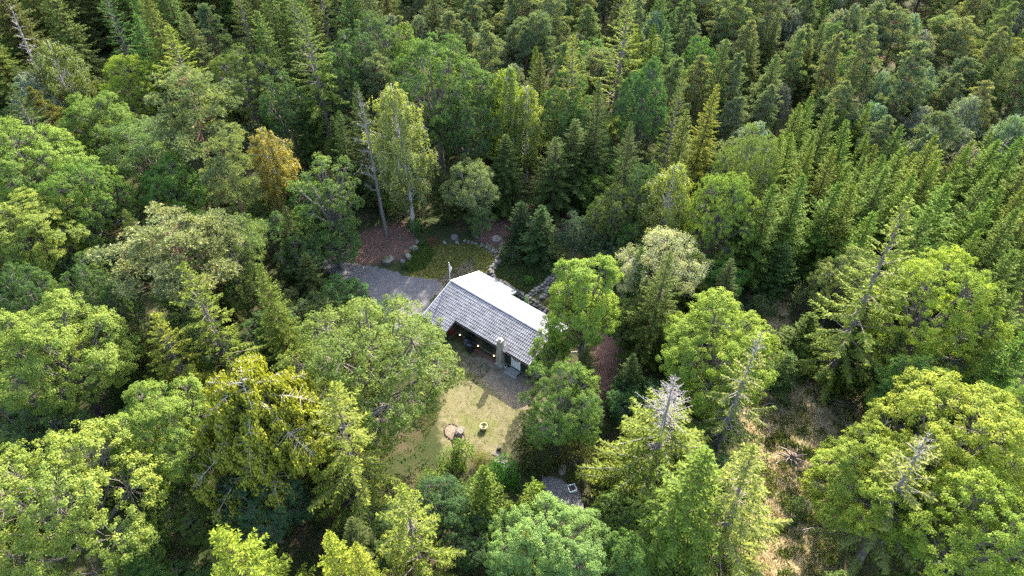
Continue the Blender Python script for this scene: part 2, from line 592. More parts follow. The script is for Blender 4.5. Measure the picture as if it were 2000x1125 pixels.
wn_y, wb_y, wfb_y, wf_y = -(A2 - OV), -(A1 - OV), B1 - OV, B2 - OV
xr = LEN - OV
wall_run('wall', C1 - OV, wn_y, xr, wn_y, None, (0, -1))
wall_run('wall', OV, wb_y, C1 - OV, wb_y, None, (0, -1))
wall_run('wall', C1 - OV, wb_y, C1 - OV, wn_y, None, (1, 0))
wall_run('wall', xr, wn_y + .13, xr, wf_y - .13, None, (1, 0))
wall_run('wall', C2 - OV, wf_y, xr, wf_y, None, (0, 1))
wall_run('wall', OV, wfb_y, C2 - OV, wfb_y, None, (0, 1))
wall_run('wall', C2 - OV, wf_y, C2 - OV, wfb_y - .13, None, (1, 0))
wall_run('wall', OV, wb_y + .13, OV, wfb_y - .13, None, (-1, 0))
mb = MB()
mb.box(OV + .04, C1 - OV - .04, wb_y + .04, wfb_y - .04, -0.1, 0.25)
mb.box(C1 - OV - .04, xr - .04, wn_y + .04, wf_y - .04, -0.1, 0.248)
house_part('foundation', mb, M_CONC)

# roof decks (boards under the covering)
def deck(x0, x1, y0, y1):
    p = [(x0, y0), (x1, y0), (x1, y1), (x0, y1)]
    return [(x, y, zroof(y) - 0.012) for x, y in p]
mb = MB()
mb.prism(deck(0, C1, -A1, -0.004), 0.10)
mb.prism(deck(C1 + .002, LEN, -A2, -0.004), 0.10)
mb.prism(deck(0, C2, 0.0, B1), 0.10)
mb.prism(deck(C2 + .002, LEN, 0.0, B2), 0.10)
house_part('roof_deck', mb, M_DARK)

def tiled(x0, x1, ylen, name='roof_tiles'):
    """wavy interlocking tiles in courses, real relief"""
    nt_ = int(round((x1 - x0) / 0.245))
    tw = (x1 - x0) / nt_
    per = [0.0, 0.10, 0.32, 0.55, 0.80, 0.93]
    hgt = [0.0, 0.012, 0.055, 0.066, 0.045, 0.004]
    X, Hh = [], []
    for i in range(nt_):
        for p, h in zip(per, hgt):
            X.append(x0 + (i + p) * tw); Hh.append(h)
    X.append(x1); Hh.append(0.0)
    X, Hh = np.array(X), np.array(Hh)
    slope = math.hypot(1, SN)
    nc = int(round(ylen * slope / 0.355))
    r = np.random.default_rng(3)
    rows_y, rows_z = [], []
    for j in range(nc):
        ya, yb = ylen * j / nc, ylen * (j + 1) / nc
        rows_y += [ya, yb - 0.004]
        rows_z += [0.012, 0.046]
    Y = np.array(rows_y); Zo = np.array(rows_z)
    V = np.zeros((len(Y), len(X), 3))
    V[:, :, 0] = X[None, :]
    V[:, :, 1] = -Y[:, None]
    V[:, :, 2] = ZR - SN * Y[:, None] + Zo[:, None] + Hh[None, :]
    # each tile sits a little differently
    jit = np.repeat(r.normal(0, 0.006, (nc, nt_)), 2, axis=0)
    V[:, :-1, 2] += np.repeat(jit, len(per), axis=1)
    ny, nx = V.shape[:2]
    ii = (np.arange(ny - 1)[:, None] * nx + np.arange(nx - 1)[None, :]).reshape(-1)
    mb = MB()
    mb.add(V.reshape(-1, 3), np.stack([ii, ii + nx, ii + nx + 1, ii + 1], -1))
    return house_part(name, mb, M_TILE, house, 'stuff')
tiled(0.05, C1 - 0.02, A1 + 0.03)
tiled(C1 - 0.015, LEN - 0.05, A2 + 0.03)

def ribbed(x0, x1, ylen):
    n = int(round((x1 - x0) / 0.21))
    w = (x1 - x0) / n
    X, Hh = [], []
    for i in range(n):
        for p, h in ((0, 0), (.62, 0), (.70, .045), (.90, .045), (.98, 0)):
            X.append(x0 + (i + p) * w); Hh.append(h)
    X.append(x1); Hh.append(0)
    X, Hh = np.array(X), np.array(Hh)
    cuts = [0.03, ylen * 0.5, ylen * 0.5 + 0.004, ylen + 0.03]
    off = [0.03, 0.03, 0.022, 0.022]
    V = np.zeros((4, len(X), 3))
    for j in range(4):
        V[j, :, 0] = X; V[j, :, 1] = cuts[j]; V[j, :, 2] = ZR - TF * cuts[j] + off[j] + Hh
    nx = len(X)
    ii = (np.arange(3)[:, None] * nx + np.arange(nx - 1)[None, :]).reshape(-1)
    mb = MB()
    mb.add(V.reshape(-1, 3), np.stack([ii, ii + 1, ii + nx + 1, ii + nx], -1))
    return house_part('roof_sheet', mb, M_METAL)
ribbed(0.05, C2 - 0.002, B1)
ribbed(C2, LEN - 0.05, B2)

mb = MB()
nseg = 38
for i in range(nseg):
    xa, xb = LEN * i / nseg, LEN * (i + 1) / nseg + 0.02
    v = []
    for x, e in ((xa, 0.0), (xb, 0.012)):
        for y, z in ((-0.16, -0.02), (-0.10, 0.075), (0, 0.105), (0.10, 0.07), (0.16, -0.02)):
            v.append((x, y * (1 + e * 3), ZR + z + 0.03 + e))
    mb.add(v, [(k, k + 5, k + 6, k + 1) for k in range(4)])
house_part('ridge_cap', mb, simple('ridge_tile', (0.13, 0.13, 0.15), 0.6, 0.25, 2.0), house, 'stuff')

def barge(x, ya, yb, mat, w=0.07, h=0.16, lift=0.055):
    mb = MB()
    top = [(x - w / 2, ya, zroof(ya) + lift), (x + w / 2, ya, zroof(ya) + lift), (x + w / 2, yb, zroof(yb) + lift), (x - w / 2, yb, zroof(yb) + lift)]
    mb.prism(top, h + lift)
    return house_part('bargeboard', mb, mat)
barge(-0.01, -A1 - .02, -0.02, M_TRIM, lift=0.09)
barge(-0.02, 0.0, B1 + .02, M_WHITE, 0.12, lift=0.09)
barge(LEN + 0.01, -A2 - .02, -0.02, M_TRIM, lift=0.09)
barge(LEN + 0.01, 0.0, B2 + .02, M_TRIM, lift=0.09)
barge(C1 + 0.01, -A1 - .02, -A2 - .07, M_DARK, lift=0.05)
barge(C2 + 0.01, B2 + .06, B1 + .02, M_WHITE, lift=0.06)

def gutter(x0, x1, y, sgn, mat):
    mb = MB()
    z = zroof(y) - 0.06
    v = []
    prof = [(0.0, 0.03), (0.015, -0.05), (0.07, -0.08), (0.125, -0.05), (0.14, 0.03), (0.12, 0.03), (0.07, -0.06), (0.02, 0.02)]
    for x in (x0, x1):
        for a, b in prof:
            v.append((x, y + sgn * (a + 0.012), z + b))
    n = len(prof)
    mb.add(v, [(k, (k + 1) % n, (k + 1) % n + n, k + n) for k in range(n)])
    g = house_part('gutter', mb, mat)
    return g
gutter(0.0, C1, -A1, -1, M_DARK)
gutter(C1 + .08, 9.42, -A2, -1, M_DARK)
gutter(10.1, LEN, -A2, -1, M_DARK)
gutter(0.0, C2, B1, 1, M_TRIM)
gutter(C2 + .08, LEN, B2, 1, M_TRIM)
for (x, y, zt) in ((0.16, -A1 - .06, zroof(-A1) - .1), (C1 - .12, -A1 - .06, zroof(-A1) - .1), (LEN - .2, -A2 - .06, zroof(-A2) - .1)):
    mb = MB()
    mb.tube([(x, y, zt), (x, y + .28, zt - .32), (x, y + .30, 0.15)], 0.04, 6)
    house_part('downpipe', mb, M_DARK)
for x in (C1 - OV - 0.02,):
    mb = MB()
    mb.box(x - .06, x + .06, wb_y - .05, wb_y + .07, 0.2, zroof(wb_y) - .15)
    house_part('corner_post', mb, M_DARK)

# chimney stack standing outside the near wall
cx = 9.76
mb = MB()
def ring(hw, hd, z, yc=-3.34):
    return [(cx - hw, yc - hd, z), (cx + hw, yc - hd, z), (cx + hw, yc + hd, z), (cx - hw, yc + hd, z)]
lv = [(0.43, 0.36, -0.1), (0.43, 0.36, 0.25), (0.36, 0.30, 0.33), (0.33, 0.28, 1.9), (0.26, 0.25, 2.35), (0.25, 0.25, 3.55), (0.30, 0.30, 3.56), (0.30, 0.30, 3.68)]
v = []
for a, b, z in lv: v += ring(a, b, z)
f = []
for i in range(len(lv) - 1):
    f += [(i * 4 + k, i * 4 + (k + 1) % 4, i * 4 + 4 + (k + 1) % 4, i * 4 + 4 + k) for k in range(4)]
f.append(tuple(range(len(v) - 4, len(v))))
mb.add(v, f)
ch = house_part('chimney', mb, M_PLASTER)
mb = MB()
mb.lathe([(0.0, 3.95), (0.15, 3.93), (0.21, 3.86), (0.22, 3.80), (0.12, 3.79), (0.12, 3.66)], 14, (cx, -3.34, 0))
house_part('chimney_cap', mb, M_TRIM, ch, smooth=True)
mb = MB()
mb.box(cx - .52, cx + .52, -3.34 - .46, -3.34 + .36, -0.1, 0.14)
house_part('chimney_base', mb, M_CONC, ch)
mb = MB()
mb.prism([(cx + .30, -3.5, zroof(-3.5) + .13), (cx + .78, -3.5, zroof(-3.5) + .10), (cx + .78, -2.75, zroof(-2.75) + .10), (cx + .30, -2.75, zroof(-2.75) + .13)], 0.05)
house_part('flashing', mb, M_GREYPL, ch)

# white door with three little panes
dx0, dx1 = 11.02, 12.02
yw = wn_y - 0.03
mb = MB()
mb.box(dx0, dx1, yw - .05, yw, 0.36, 2.26)
door = house_part('door', mb, M_WHITE)
for (a, b) in ((dx0 - .09, dx0 - .002), (dx1 + .002, dx1 + .09)):
    mb = MB(); mb.box(a, b, yw - .07, yw, 0.30, 2.36); house_part('door_frame', mb, M_WHITE, door)
mb = MB(); mb.box(dx0 - .09, dx1 + .09, yw - .075, yw, 2.262, 2.38); house_part('door_frame', mb, M_WHITE, door)
for i in range(3):
    a = dx0 + .2 + i * .22
    mb = MB(); mb.box(a, a + .15, yw - .056, yw - .04, 1.45, 1.75); house_part('pane', mb, M_GLASS, door)
mb = MB(); mb.tube([(dx0 + .09, yw - .05, 1.25), (dx0 + .09, yw - .1, 1.25), (dx0 + .2, yw - .1, 1.25)], 0.014, 6); house_part('handle', mb, M_DARK, door)
mb = MB(); mb.box(dx0 - .02, dx1 + .02, yw - .09, yw - .055, 0.27, 0.35); house_part('threshold', mb, M_DARK, door)
mb = MB()
mb.box(dx0 - .12, dx1 + .12, yw - .72, yw - .1, -0.1, 0.24)
mb.box(dx0 - .28, dx1 + .22, yw - 1.05, yw - .723, -0.1, 0.10)
house_part('door_step', mb, M_CONC)
# dark red door in the side of the projecting bay
xb = C1 - OV + .03
mb = MB(); mb.box(xb, xb + .05, -4.12, -3.26, 0.27, 1.92); rd = house_part('red_door', mb, M_REDDOOR)
mb = MB(); mb.tube([(xb + .05, -3.4, 1.1), (xb + .1, -3.4, 1.1), (xb + .1, -3.52, 1.1)], 0.014, 6); house_part('handle', mb, M_DARK, rd)
# windows in the near wall under the eaves and the far walls
for (x0, x1, y, sg, z0, z1) in ((5.0, 6.1, wn_y, -1, 1.05, 1.95), (7.3, 8.4, wn_y, -1, 1.05, 1.95), (1.4, 2.4, wb_y, -1, .85, 1.45), (1.6, 3.0, wfb_y, 1, .8, 1.5), (7.5, 9.2, wf_y, 1, .7, 1.8)):
    ya, yb = (y - .045, y - .0) if sg < 0 else (y + .0, y + .045)
    mb = MB(); mb.box(x0, x1, ya, yb, z0, z1); wd = house_part('window', mb, M_GLASS)
    for (a, b, c, d) in ((x0 - .07, x0 - .002, z0 - .07, z1 + .07), (x1 + .002, x1 + .07, z0 - .07, z1 + .07), (x0, x1, z1 + .002, z1 + .07), (x0, x1, z0 - .07, z0 - .002), ((x0 + x1) / 2 - .025, (x0 + x1) / 2 + .025, z0 + .001, z1 - .001)):
        mb = MB(); e = .015
        mb.box(a, b, ya - (e if sg < 0 else -e * 0), yb + (e if sg > 0 else 0), c, d); house_part('frame', mb, M_WALL, wd)

HM = Matrix.Translation((HX, HY, 0)) @ Matrix.Rotation(HTH, 4, 'Z')
def hw(x, y, z=0.0):
    return HM @ Vector((x, y, z))

# lit globe lamps along the near wall
def lamp_material():
    m, nt, out = nodes_mat('lamp_glow')
    e = nd(nt, 'ShaderNodeEmission')
    tc = nd(nt, 'ShaderNodeTexCoord')
    f = noise(nt, 3.0, 2)
    nt.links.new(ramp(nt, f, [(0.3, (1.0, 0.72, 0.42)), (0.7, (1.0, 0.82, 0.55))]), e.inputs[0])
    e.inputs[1].default_value = 1.0
    nt.links.new(e.outputs[0], out.inputs[0])
    return m
M_GLOW = lamp_material()
lamps = [(2.1, wb_y - .55, 'lit globe lamp on a short stake before the wall of the projecting bay'),
         (4.0, wn_y - .28, 'lit globe lamp on a short stake in the corner by the red door'),
         (6.55, wn_y - .25, 'lit globe lamp on a short stake right beside the black barrel'),
         (8.75, wn_y - .25, 'lit globe lamp on a short stake just before the beige chimney')]
for (x, y, lab) in lamps:
    t = props(empty('garden_lamp', hw(x, y), HTH), lab, 'lamp', 'lit lamps along the cabin wall')
    mb = MB(); mb.tube([(0, 0, -.05), (0, 0, .42)], 0.018, 6); link('stake', mb.mesh('stake'), t, M_DARK)
    mb = MB(); mb.lathe([(0.0, .40), (0.04, .41), (0.062, .44), (0.07, .47), (0.062, .50), (0.04, .535), (0.0, .54)], 10); link('globe', mb.mesh('globe', True), t, M_GLOW)
    ld = bpy.data.lights.new('lamp_light', 'POINT'); ld.energy = 0.15; ld.color = (1.0, 0.5, 0.2); ld.shadow_soft_size = 0.1
    lo = bpy.data.objects.new('lamp_light', ld); COL.objects.link(lo); lo.parent = t; lo.location = (0, -.05, .72)

# brick strip along the wall
t = props(empty('brick_edging', hw(7.9, wn_y - .5), HTH), 'narrow strip of red paving bricks along the wall between barrels and chimney', 'paving')
brick_me = None
mb = MB(); mb.box(-.115, .115, -.055, .055, -.05, .035); brick_me = mb.mesh('brick')
r = random.Random(4)
for i in range(12):
    for j in range(4):
        o = link('brick', brick_me, t, M_BRICK, (-1.45 + i * .242 + (j % 2) * .12, -.2 + j * .122, r.uniform(-.006, .012)))
        o.rotation_euler = (r.uniform(-.03, .03), r.uniform(-.03, .03), r.uniform(-.05, .05))

# two dark barrels
def barrel(x, y, sc, body, lab, lidm):
    t = props(empty('rain_barrel', hw(x, y), HTH + .3, (sc, sc, sc)), lab, 'barrel')
    mb = MB(); mb.lathe([(0.0, 0.0), (.30, 0.0), (.36, .15), (.385, .45), (.37, .75), (.33, .90)], 18); link('body', mb.mesh('body', True), t, body)
    for z in (.25, .62):
        mb = MB(); mb.lathe([(.37, z - .03), (.40, z - .015), (.40, z + .015), (.37, z + .03)], 18); link('hoop', mb.mesh('hoop', True), t, body)
    mb = MB(); mb.lathe([(.36, .88), (.37, .93), (.33, .97), (.2, 1.02), (.07, 1.04), (.07, 1.08), (0, 1.085)], 18); link('lid', mb.mesh('lid', True), t, lidm)
barrel(5.35, wn_y - .62, 1.0, M_GREYPL, 'grey bodied rain barrel with a black domed lid by the dark wall', M_BLACKPL)
barrel(6.05, wn_y - .95, 1.02, M_BLACKPL, 'all black rain barrel standing in front of the grey barrel', M_BLACKPL)

# flag on a slim pole at the gable
t = props(empty('flagpole', hw(-.45, .3)), 'slim white pole with drooping white pennant behind the gable peak', 'flagpole')
mb = MB(); mb.tube([(0, 0, 0), (0.0, 0, 3.0), (0.03, 0, 5.9)], [.045, .04, .022], 8); link('pole', mb.mesh('pole'), t, M_WHITE)
mb = MB(); mb.lathe([(0, 5.98), (.045, 5.94), (.05, 5.9), (.02, 5.86)], 8, (.03, 0, 0)); link('finial', mb.mesh('finial', True), t, M_WHITE)
mb = MB()
v, f = [], []
for i in range(9):
    z = 5.82 - i * .14
    wdt = .04 + .30 * math.sin(math.pi * min(1, (i + .6) / 9)) 
    for k in range(5):
        q = k / 4
        v.append((.03 + q * wdt * .8, .10 * math.sin(q * 5 + i * .6) * q + .01, z - q * .22))
for i in range(8):
    for k in range(4):
        a = i * 5 + k
        f.append((a, a + 1, a + 6, a + 5))
mb.add(v, f)
fl = link('pennant', mb.mesh('pennant', True), t, simple('flag_cloth', (0.72, 0.62, 0.62), .8, .12, 2.0))
sm = fl.modifiers.new('thickness', 'SOLIDIFY'); sm.thickness = 0.008

# closed green parasol behind the cabin
p = G(1020, 600)
t = props(empty('parasol', hw(7.1, 4.35)), 'closed pale green parasol standing behind the metal roof', 'parasol')
mb = MB(); mb.tube([(0, 0, 0), (0, 0, 2.75)], .025, 8); link('pole', mb.mesh('pole'), t, M_GREYPL)
mb = MB(); v, f = [], []
prof = [(.02, 2.7), (.07, 2.6), (.13, 2.2), (.20, 1.7), (.27, 1.15), (.29, .95)]
sg = 24
for (rr, z) in prof:
    for k in range(sg):
        a = 2 * math.pi * k / sg
        q = rr * (1 + .22 * math.cos(a * 8))
        v.append((q * math.cos(a), q * math.sin(a), z + (0.05 * math.cos(a * 8) if z < 1 else 0)))
for i in range(len(prof) - 1):
    for k in range(sg):
        k2 = (k + 1) % sg
        f.append((i * sg + k2, i * sg + k, (i + 1) * sg + k, (i + 1) * sg + k2))
mb.add(v, f); link('canopy', mb.mesh('canopy', True), t, simple('green_cloth', (0.30, 0.42, 0.14), .85, .12, 2.0))
mb = MB(); mb.lathe([(0, .09), (.1, .09), (.24, .05), (.26, 0), (.26, -.02)], 14); link('base', mb.mesh('base'), t, M_CONC)
mb = MB(); mb.tube([(.0, 0, 2.72), (0, 0, 2.86)], [.03, .01], 6); link('finial', mb.mesh('finial'), t, M_GREYPL)

# firewood stack at the gable end
t = props(empty('firewood_stack', hw(LEN - .02, -1.6), HTH), 'dark stacked firewood leaning under the eave at the gable end', 'firewood')
M_LOG = simple('cut_wood', (0.10, 0.075, 0.055), .9, .4, 6)
mb = MB(); mb.tube([(-.24, 0, 0), (.24, 0, 0)], [.075, .07], 7); mb.add([( -.24, .075 * math.cos(k * .9), .075 * math.sin(k * .9)) for k in range(7)], [tuple(range(7))])
log_me = mb.mesh('log')
r = random.Random(9)
for i in range(15):
    for j in range(7):
        o = link('log', log_me, t, M_LOG, (r.uniform(-.04, .04), -1.15 + i * .155 + (j % 2) * .07, .06 + j * .135))
        o.rotation_euler = (r.uniform(0, 6), 0, r.uniform(-.06, .06)); k = r.uniform(.8, 1.08); o.scale = (1, k, k)
for i in range(4):
    mb = MB(); mb.box(-.07, .07, -.015, .015, 0, 2.0)
    o = link('leaning_board', mb.mesh('leaning_board'), t, M_LOG, (.5 + .05 * i, -1.45 + i * .26, 0)); o.rotation_euler = (0, -.22, 1.5 + r.uniform(-.2, .2))

# potted plants between chimney and door, on a shallow tray
def pot(x, y, z, sc, mat, lab, col, world=None, rz=0, yel=False):
    t = props(empty('flower_pot', world if world else hw(x, y, z), rz, (sc, sc, sc)), lab, 'flower pot')
    mb = MB(); mb.lathe([(0, 0), (.27, 0), (.31, .12), (.35, .38), (.385, .40), (.385, .47), (.345, .47), (.335, .40), (.3, .36), (0, .36)], 20); link('pot', mb.mesh('pot', True), t, mat)
    rg = np.random.default_rng(int(sc * 100))
    n = 160
    d = unit(rg.normal(size=(n, 3)) * [1, 1, .6] + [0, 0, .7])
    C = d * (rg.uniform(.05, .3, (n, 1))) + [0, 0, .42]
    q = leaf_quads(C, d + rg.normal(0, .4, (n, 3)), unit(rg.normal(size=(n, 3)) + [0, 0, 1]), rg.uniform(.08, .18, n), rg.uniform(.03, .07, n))
    o = link('leaves', quad_mesh('leaves', q, rg.random(n)), t, M_LEAF, color=col)
    return t
pot(10.45, wn_y - .42, 0.06, .42, M_WHITE, 'small white pot with dark plant beside the chimney foot', (.03, .05, .02), rz=HTH)
mb = MB(); mb.box(-.32, .32, -.22, .22, -.05, .06)
props(link('doorside_slab', mb.mesh('doorside_slab'), None, M_CONC, hw(10.45, wn_y - .42)), 'low concrete slab carrying the small white pot by the chimney', 'slab').rotation_euler = (0, 0, HTH)

# ------------------------------------------------------------------ tree builders: each returns (wood mesh, crown mesh, height, radius, crown centre height)
def rot_about(v, k, a):
    return v * math.cos(a) + np.cross(k, v) * math.sin(a) + k * np.dot(k, v) * (1 - math.cos(a))

def spruce(seed, h, R, z0, step=0.55, nb=7, dens=1.0, k1=0.05, k2=0.45, k3=0.22, inner=0.25, power=0.8, ql=0.30, qw=0.12, hang=0.25, dead_top=0.0, ragged=0.15, wood=1, lean=0.0, tw=.27):
    r = np.random.default_rng(seed)
    C, A, N, Lq, Wq, T = [], [], [], [], [], []
    mb = MB()
    lx, ly = lean * math.cos(seed), lean * math.sin(seed)
    pts = [(lx * (t ** 1.6) * h, ly * (t ** 1.6) * h, t * h) for t in (0, .15, .35, .6, .8, .93, 1.0)]
    rb = 0.011 * h + 0.04
    mb.tube(pts, [rb * 1.25, rb, rb * .8, rb * .55, rb * .33, rb * .16, .012], 7)
    z = z0
    a0 = 0
    up = np.array([0, 0, 1.0])
    while z < h - 0.12:
        t = (z - z0) / (h - z0)
        prof = (1 - t) ** power * min(1.0, 0.6 + t * 4)
        lb = R * prof + 0.06
        n = max(3, int(round(nb * (0.75 + 0.4 * (1 - t)))))
        for i in range(n):
            a0 += 2.39996 + r.normal(0, .25)
            l = lb * (1 + r.normal(0, ragged))
            if l < 0.05: continue
            dead = t > 1 - dead_top or (t > .35 and r.random() < dead_top * 0.35)
            if dead and t < 1 - dead_top: l *= .6
            dx = np.array([math.cos(a0), math.sin(a0), 0])
            kk1 = k1 + 0.75 * t ** 1.6 + r.normal(0, .06)
            kk2 = k2 * (1 - t) + r.normal(0, .05)
            ba = np.array([lx * (z / h) ** 1.6 * h, ly * (z / h) ** 1.6 * h, z])
            def pt(s):
                return ba + dx * (l * s) + up * (l * (kk1 * s - kk2 * s * s + k3 * s ** 4 * (1 - t)))
            if wood and l > .5:
                ss = (0, .4, .75, 1.0) if l > 1.5 else (0, .6, 1)
                mb.tube([pt(s) for s in ss], [0.012 + .010 * l * (1 - s) for s in ss], 3)
            if dead:
                for s in np.arange(.2, 1.0, .13):
                    p = pt(s); sd = np.array([-dx[1], dx[0], 0]) * (1 if r.random() < .5 else -1)
                    q = p + (sd * .8 + dx * .5 + up * r.normal(0, .3)) * l * .35 * (1.1 - s)
                    mb.tube([p, q], [.024, .010], 3)
                continue
            m = max(3, int(l / 0.17 * dens))
            s0 = inner if l > 1.0 else 0.1
            ss = s0 + (1 - s0) * ((np.arange(m) + r.random(m)) / m)
            tang = np.array([dx * l + up * (l * (kk1 - 2 * kk2 * s + 4 * k3 * s ** 3 * (1 - t))) for s in ss])
            tang = unit(tang)
            P = np.array([pt(s) for s in ss])
            side = np.array([-dx[1], dx[0], 0])
            for sg in (-1, 1):
                lt = (0.15 + tw * l * np.clip(1.05 - ss, 0, .7)) * r.uniform(.65, 1.2, m)
                lt = np.minimum(lt, .85)
                ang = r.uniform(.7, 1.15, m)[:, None]
                d = unit(tang * np.cos(ang) + side * sg * np.sin(ang) + up * (r.normal(0, .12, m)[:, None] - hang))
                kq = np.maximum(1, np.ceil(lt / (ql * .72)).astype(int))
                for j in range(int(kq.max())):
                    mk = kq > j
                    if not mk.any(): continue
                    f = ((j + .5) / kq[mk])[:, None]
                    nn = mk.sum()
                    drp = -hang * .6 * (f ** 2) * lt[mk][:, None]
                    C.append(P[mk] + d[mk] * lt[mk][:, None] * f + up * drp + r.normal(0, .025, (nn, 3)))
                    A.append(d[mk] + r.normal(0, .22, (nn, 3)))
                    N.append(up + r.normal(0, .38, (nn, 3)) + dx * .25)
                    Lq.append(ql * r.uniform(.75, 1.25, nn)); Wq.append(qw * r.uniform(.7, 1.3, nn) * (1.1 - .3 * f[:, 0]))
                    T.append(np.clip(.5 + .22 * r.normal(size=nn) + (f[:, 0] - .5) * .25, 0, 1))
            # tip
            C.append(pt(1.0)[None] - dx * .05); A.append(tang[-1][None]); N.append(up[None] + r.normal(0, .2, (1, 3))); Lq.append([ql]); Wq.append([qw]); T.append([.7])
        z += step * (1.1 - .45 * t)
    if dead_top == 0:
        m = 14
        zz = h - r.random(m) * .5
        C.append(np.stack([np.full(m, lx * h), np.full(m, ly * h), zz], -1)); A.append(unit(r.normal(size=(m, 3)) * .6 + [0, 0, 1])); N.append(r.normal(size=(m, 3))); Lq.append(np.full(m, .26)); Wq.append(np.full(m, .08)); T.append(r.random(m))
    q = leaf_quads(np.concatenate(C), np.concatenate(A), np.concatenate(N), np.concatenate(Lq), np.concatenate(Wq), .45)
    return mb.mesh('trunk'), quad_mesh('crown', q, np.concatenate(T)), h, R, h * .5

def fib(n, r, zmin=-1.0):
    i = np.arange(n) + .5
    z = 1 - (1 - zmin) * i / n
    ph = i * 2.39996 + r.uniform(0, 6.28)
    q = np.sqrt(np.clip(1 - z * z, 0, 1))
    return np.stack([q * np.cos(ph), q * np.sin(ph), z], -1)

def broadleaf(seed, R=4.5, V=4.8, clear=3.0, lobes=13, lr=.42, nclump=420, crad=.62, nleaf=48, ll=.24, lw=.17, flat=.6, open_=0.0, upb=.75, jit=.55, hangf=0.0, sides=7, wind=(0, 0)):
    """round crown of leafy clumps carried by limbs"""
    r = np.random.default_rng(seed)
    zc = clear + V
    h = zc + V
    mb = MB()
    cvec = np.array([R, R, V])
    dirs = fib(lobes, r, -.55) + r.normal(0, .12, (lobes, 3))
    dirs = unit(dirs)
    cen = dirs * cvec * (1 - lr) * r.uniform(.72, 1.2, (lobes, 1)) + [0, 0, zc]
    rad = R * lr * r.uniform(.6, 1.35, lobes)
    cen = np.concatenate([cen, [[0, 0, zc]]]); rad = np.append(rad, R * .5)
    dirs = np.concatenate([dirs, [[0, 0, .5]]])
    rb = .018 * h + .05
    tp = (r.normal(0, .25), r.normal(0, .25), zc)
    mb.tube([(0, 0, 0), (tp[0] * .3, tp[1] * .3, clear * .6), tp, (tp[0] * 1.5, tp[1] * 1.5, zc + V * .45)], [rb * 1.2, rb, rb * .6, rb * .2], sides)
    per = np.maximum(6, (nclump * rad ** 2 / (rad ** 2).sum()).astype(int))
    C, A, N, Lq, Wq, T = [], [], [], [], [], []
    for k in range(len(cen)):
        st = np.array([tp[0] * .5, tp[1] * .5, clear + (cen[k][2] - clear) * .35])
        st[2] = min(st[2], zc)
        mid = (st + cen[k]) / 2 + [0, 0, -.08 * R] + r.normal(0, .15, 3)
        mb.tube([st, mid, cen[k]], [rb * .42, rb * .3, rb * .16], 5)
        d = unit(r.normal(size=(per[k] * 2, 3)) + dirs[k] * .9 + [0, 0, .35])
        d = d[:per[k]]
        pc = cen[k] + d * rad[k] * r.uniform(.66, 1.16, (len(d), 1)) * [1, 1, .92]
        # drop clumps buried in another lobe
        keep = np.ones(len(pc), bool)
        for j in range(len(cen)):
            if j != k:
                keep &= np.linalg.norm((pc - cen[j]), axis=1) > rad[j] * .72
        if open_ > 0: keep &= r.random(len(pc)) > open_
        pc, d = pc[keep], d[keep]
        lobt = r.normal(0, .12)
        for p, dd in zip(pc, d):
            if r.random() < .55:
                mb.tube([cen[k], (cen[k] + p) / 2 + r.normal(0, .12, 3), p], [rb * .10, rb * .07, .012], 3)
            n = int(nleaf * r.uniform(.7, 1.3))
            cr = crad * r.uniform(.7, 1.35)
            out = unit(dd * .7 + unit((p - [0, 0, zc - V * .3]) / cvec) * .6 + [0, 0, upb])
            e = unit(r.normal(size=(n, 3)) + out * .9)
            pos = p + e * cr * (r.random((n, 1)) ** .45) * [1, 1, flat]
            pos += np.array([wind[0], wind[1], 0]) * (e @ out)[:, None] * .3
            if hangf:
                pos[:, 2] -= hangf * r.random(n) ** 1.5
            C.append(pos)
            nn = unit(out * .55 + e * .5 + [0, 0, upb * .45]) + r.normal(0, jit, (n, 3))
            N.append(nn)
            ax = np.cross(nn, r.normal(size=(n, 3))) + [wind[0], wind[1], 0]
            if hangf: ax = ax * .5 + np.array([0, 0, -1.0])
            A.append(ax)
            Lq.append(ll * r.uniform(.65, 1.3, n)); Wq.append(lw * r.uniform(.65, 1.3, n))
            T.append(np.clip(.5 + lobt + r.normal(0, .14) + .13 * r.normal(size=n), 0, 1))
    q = leaf_quads(np.concatenate(C), np.concatenate(A), np.concatenate(N), np.concatenate(Lq), np.concatenate(Wq), .5, .15)
    return mb.mesh('trunk'), quad_mesh('crown', q, np.concatenate(T)), h, R, zc

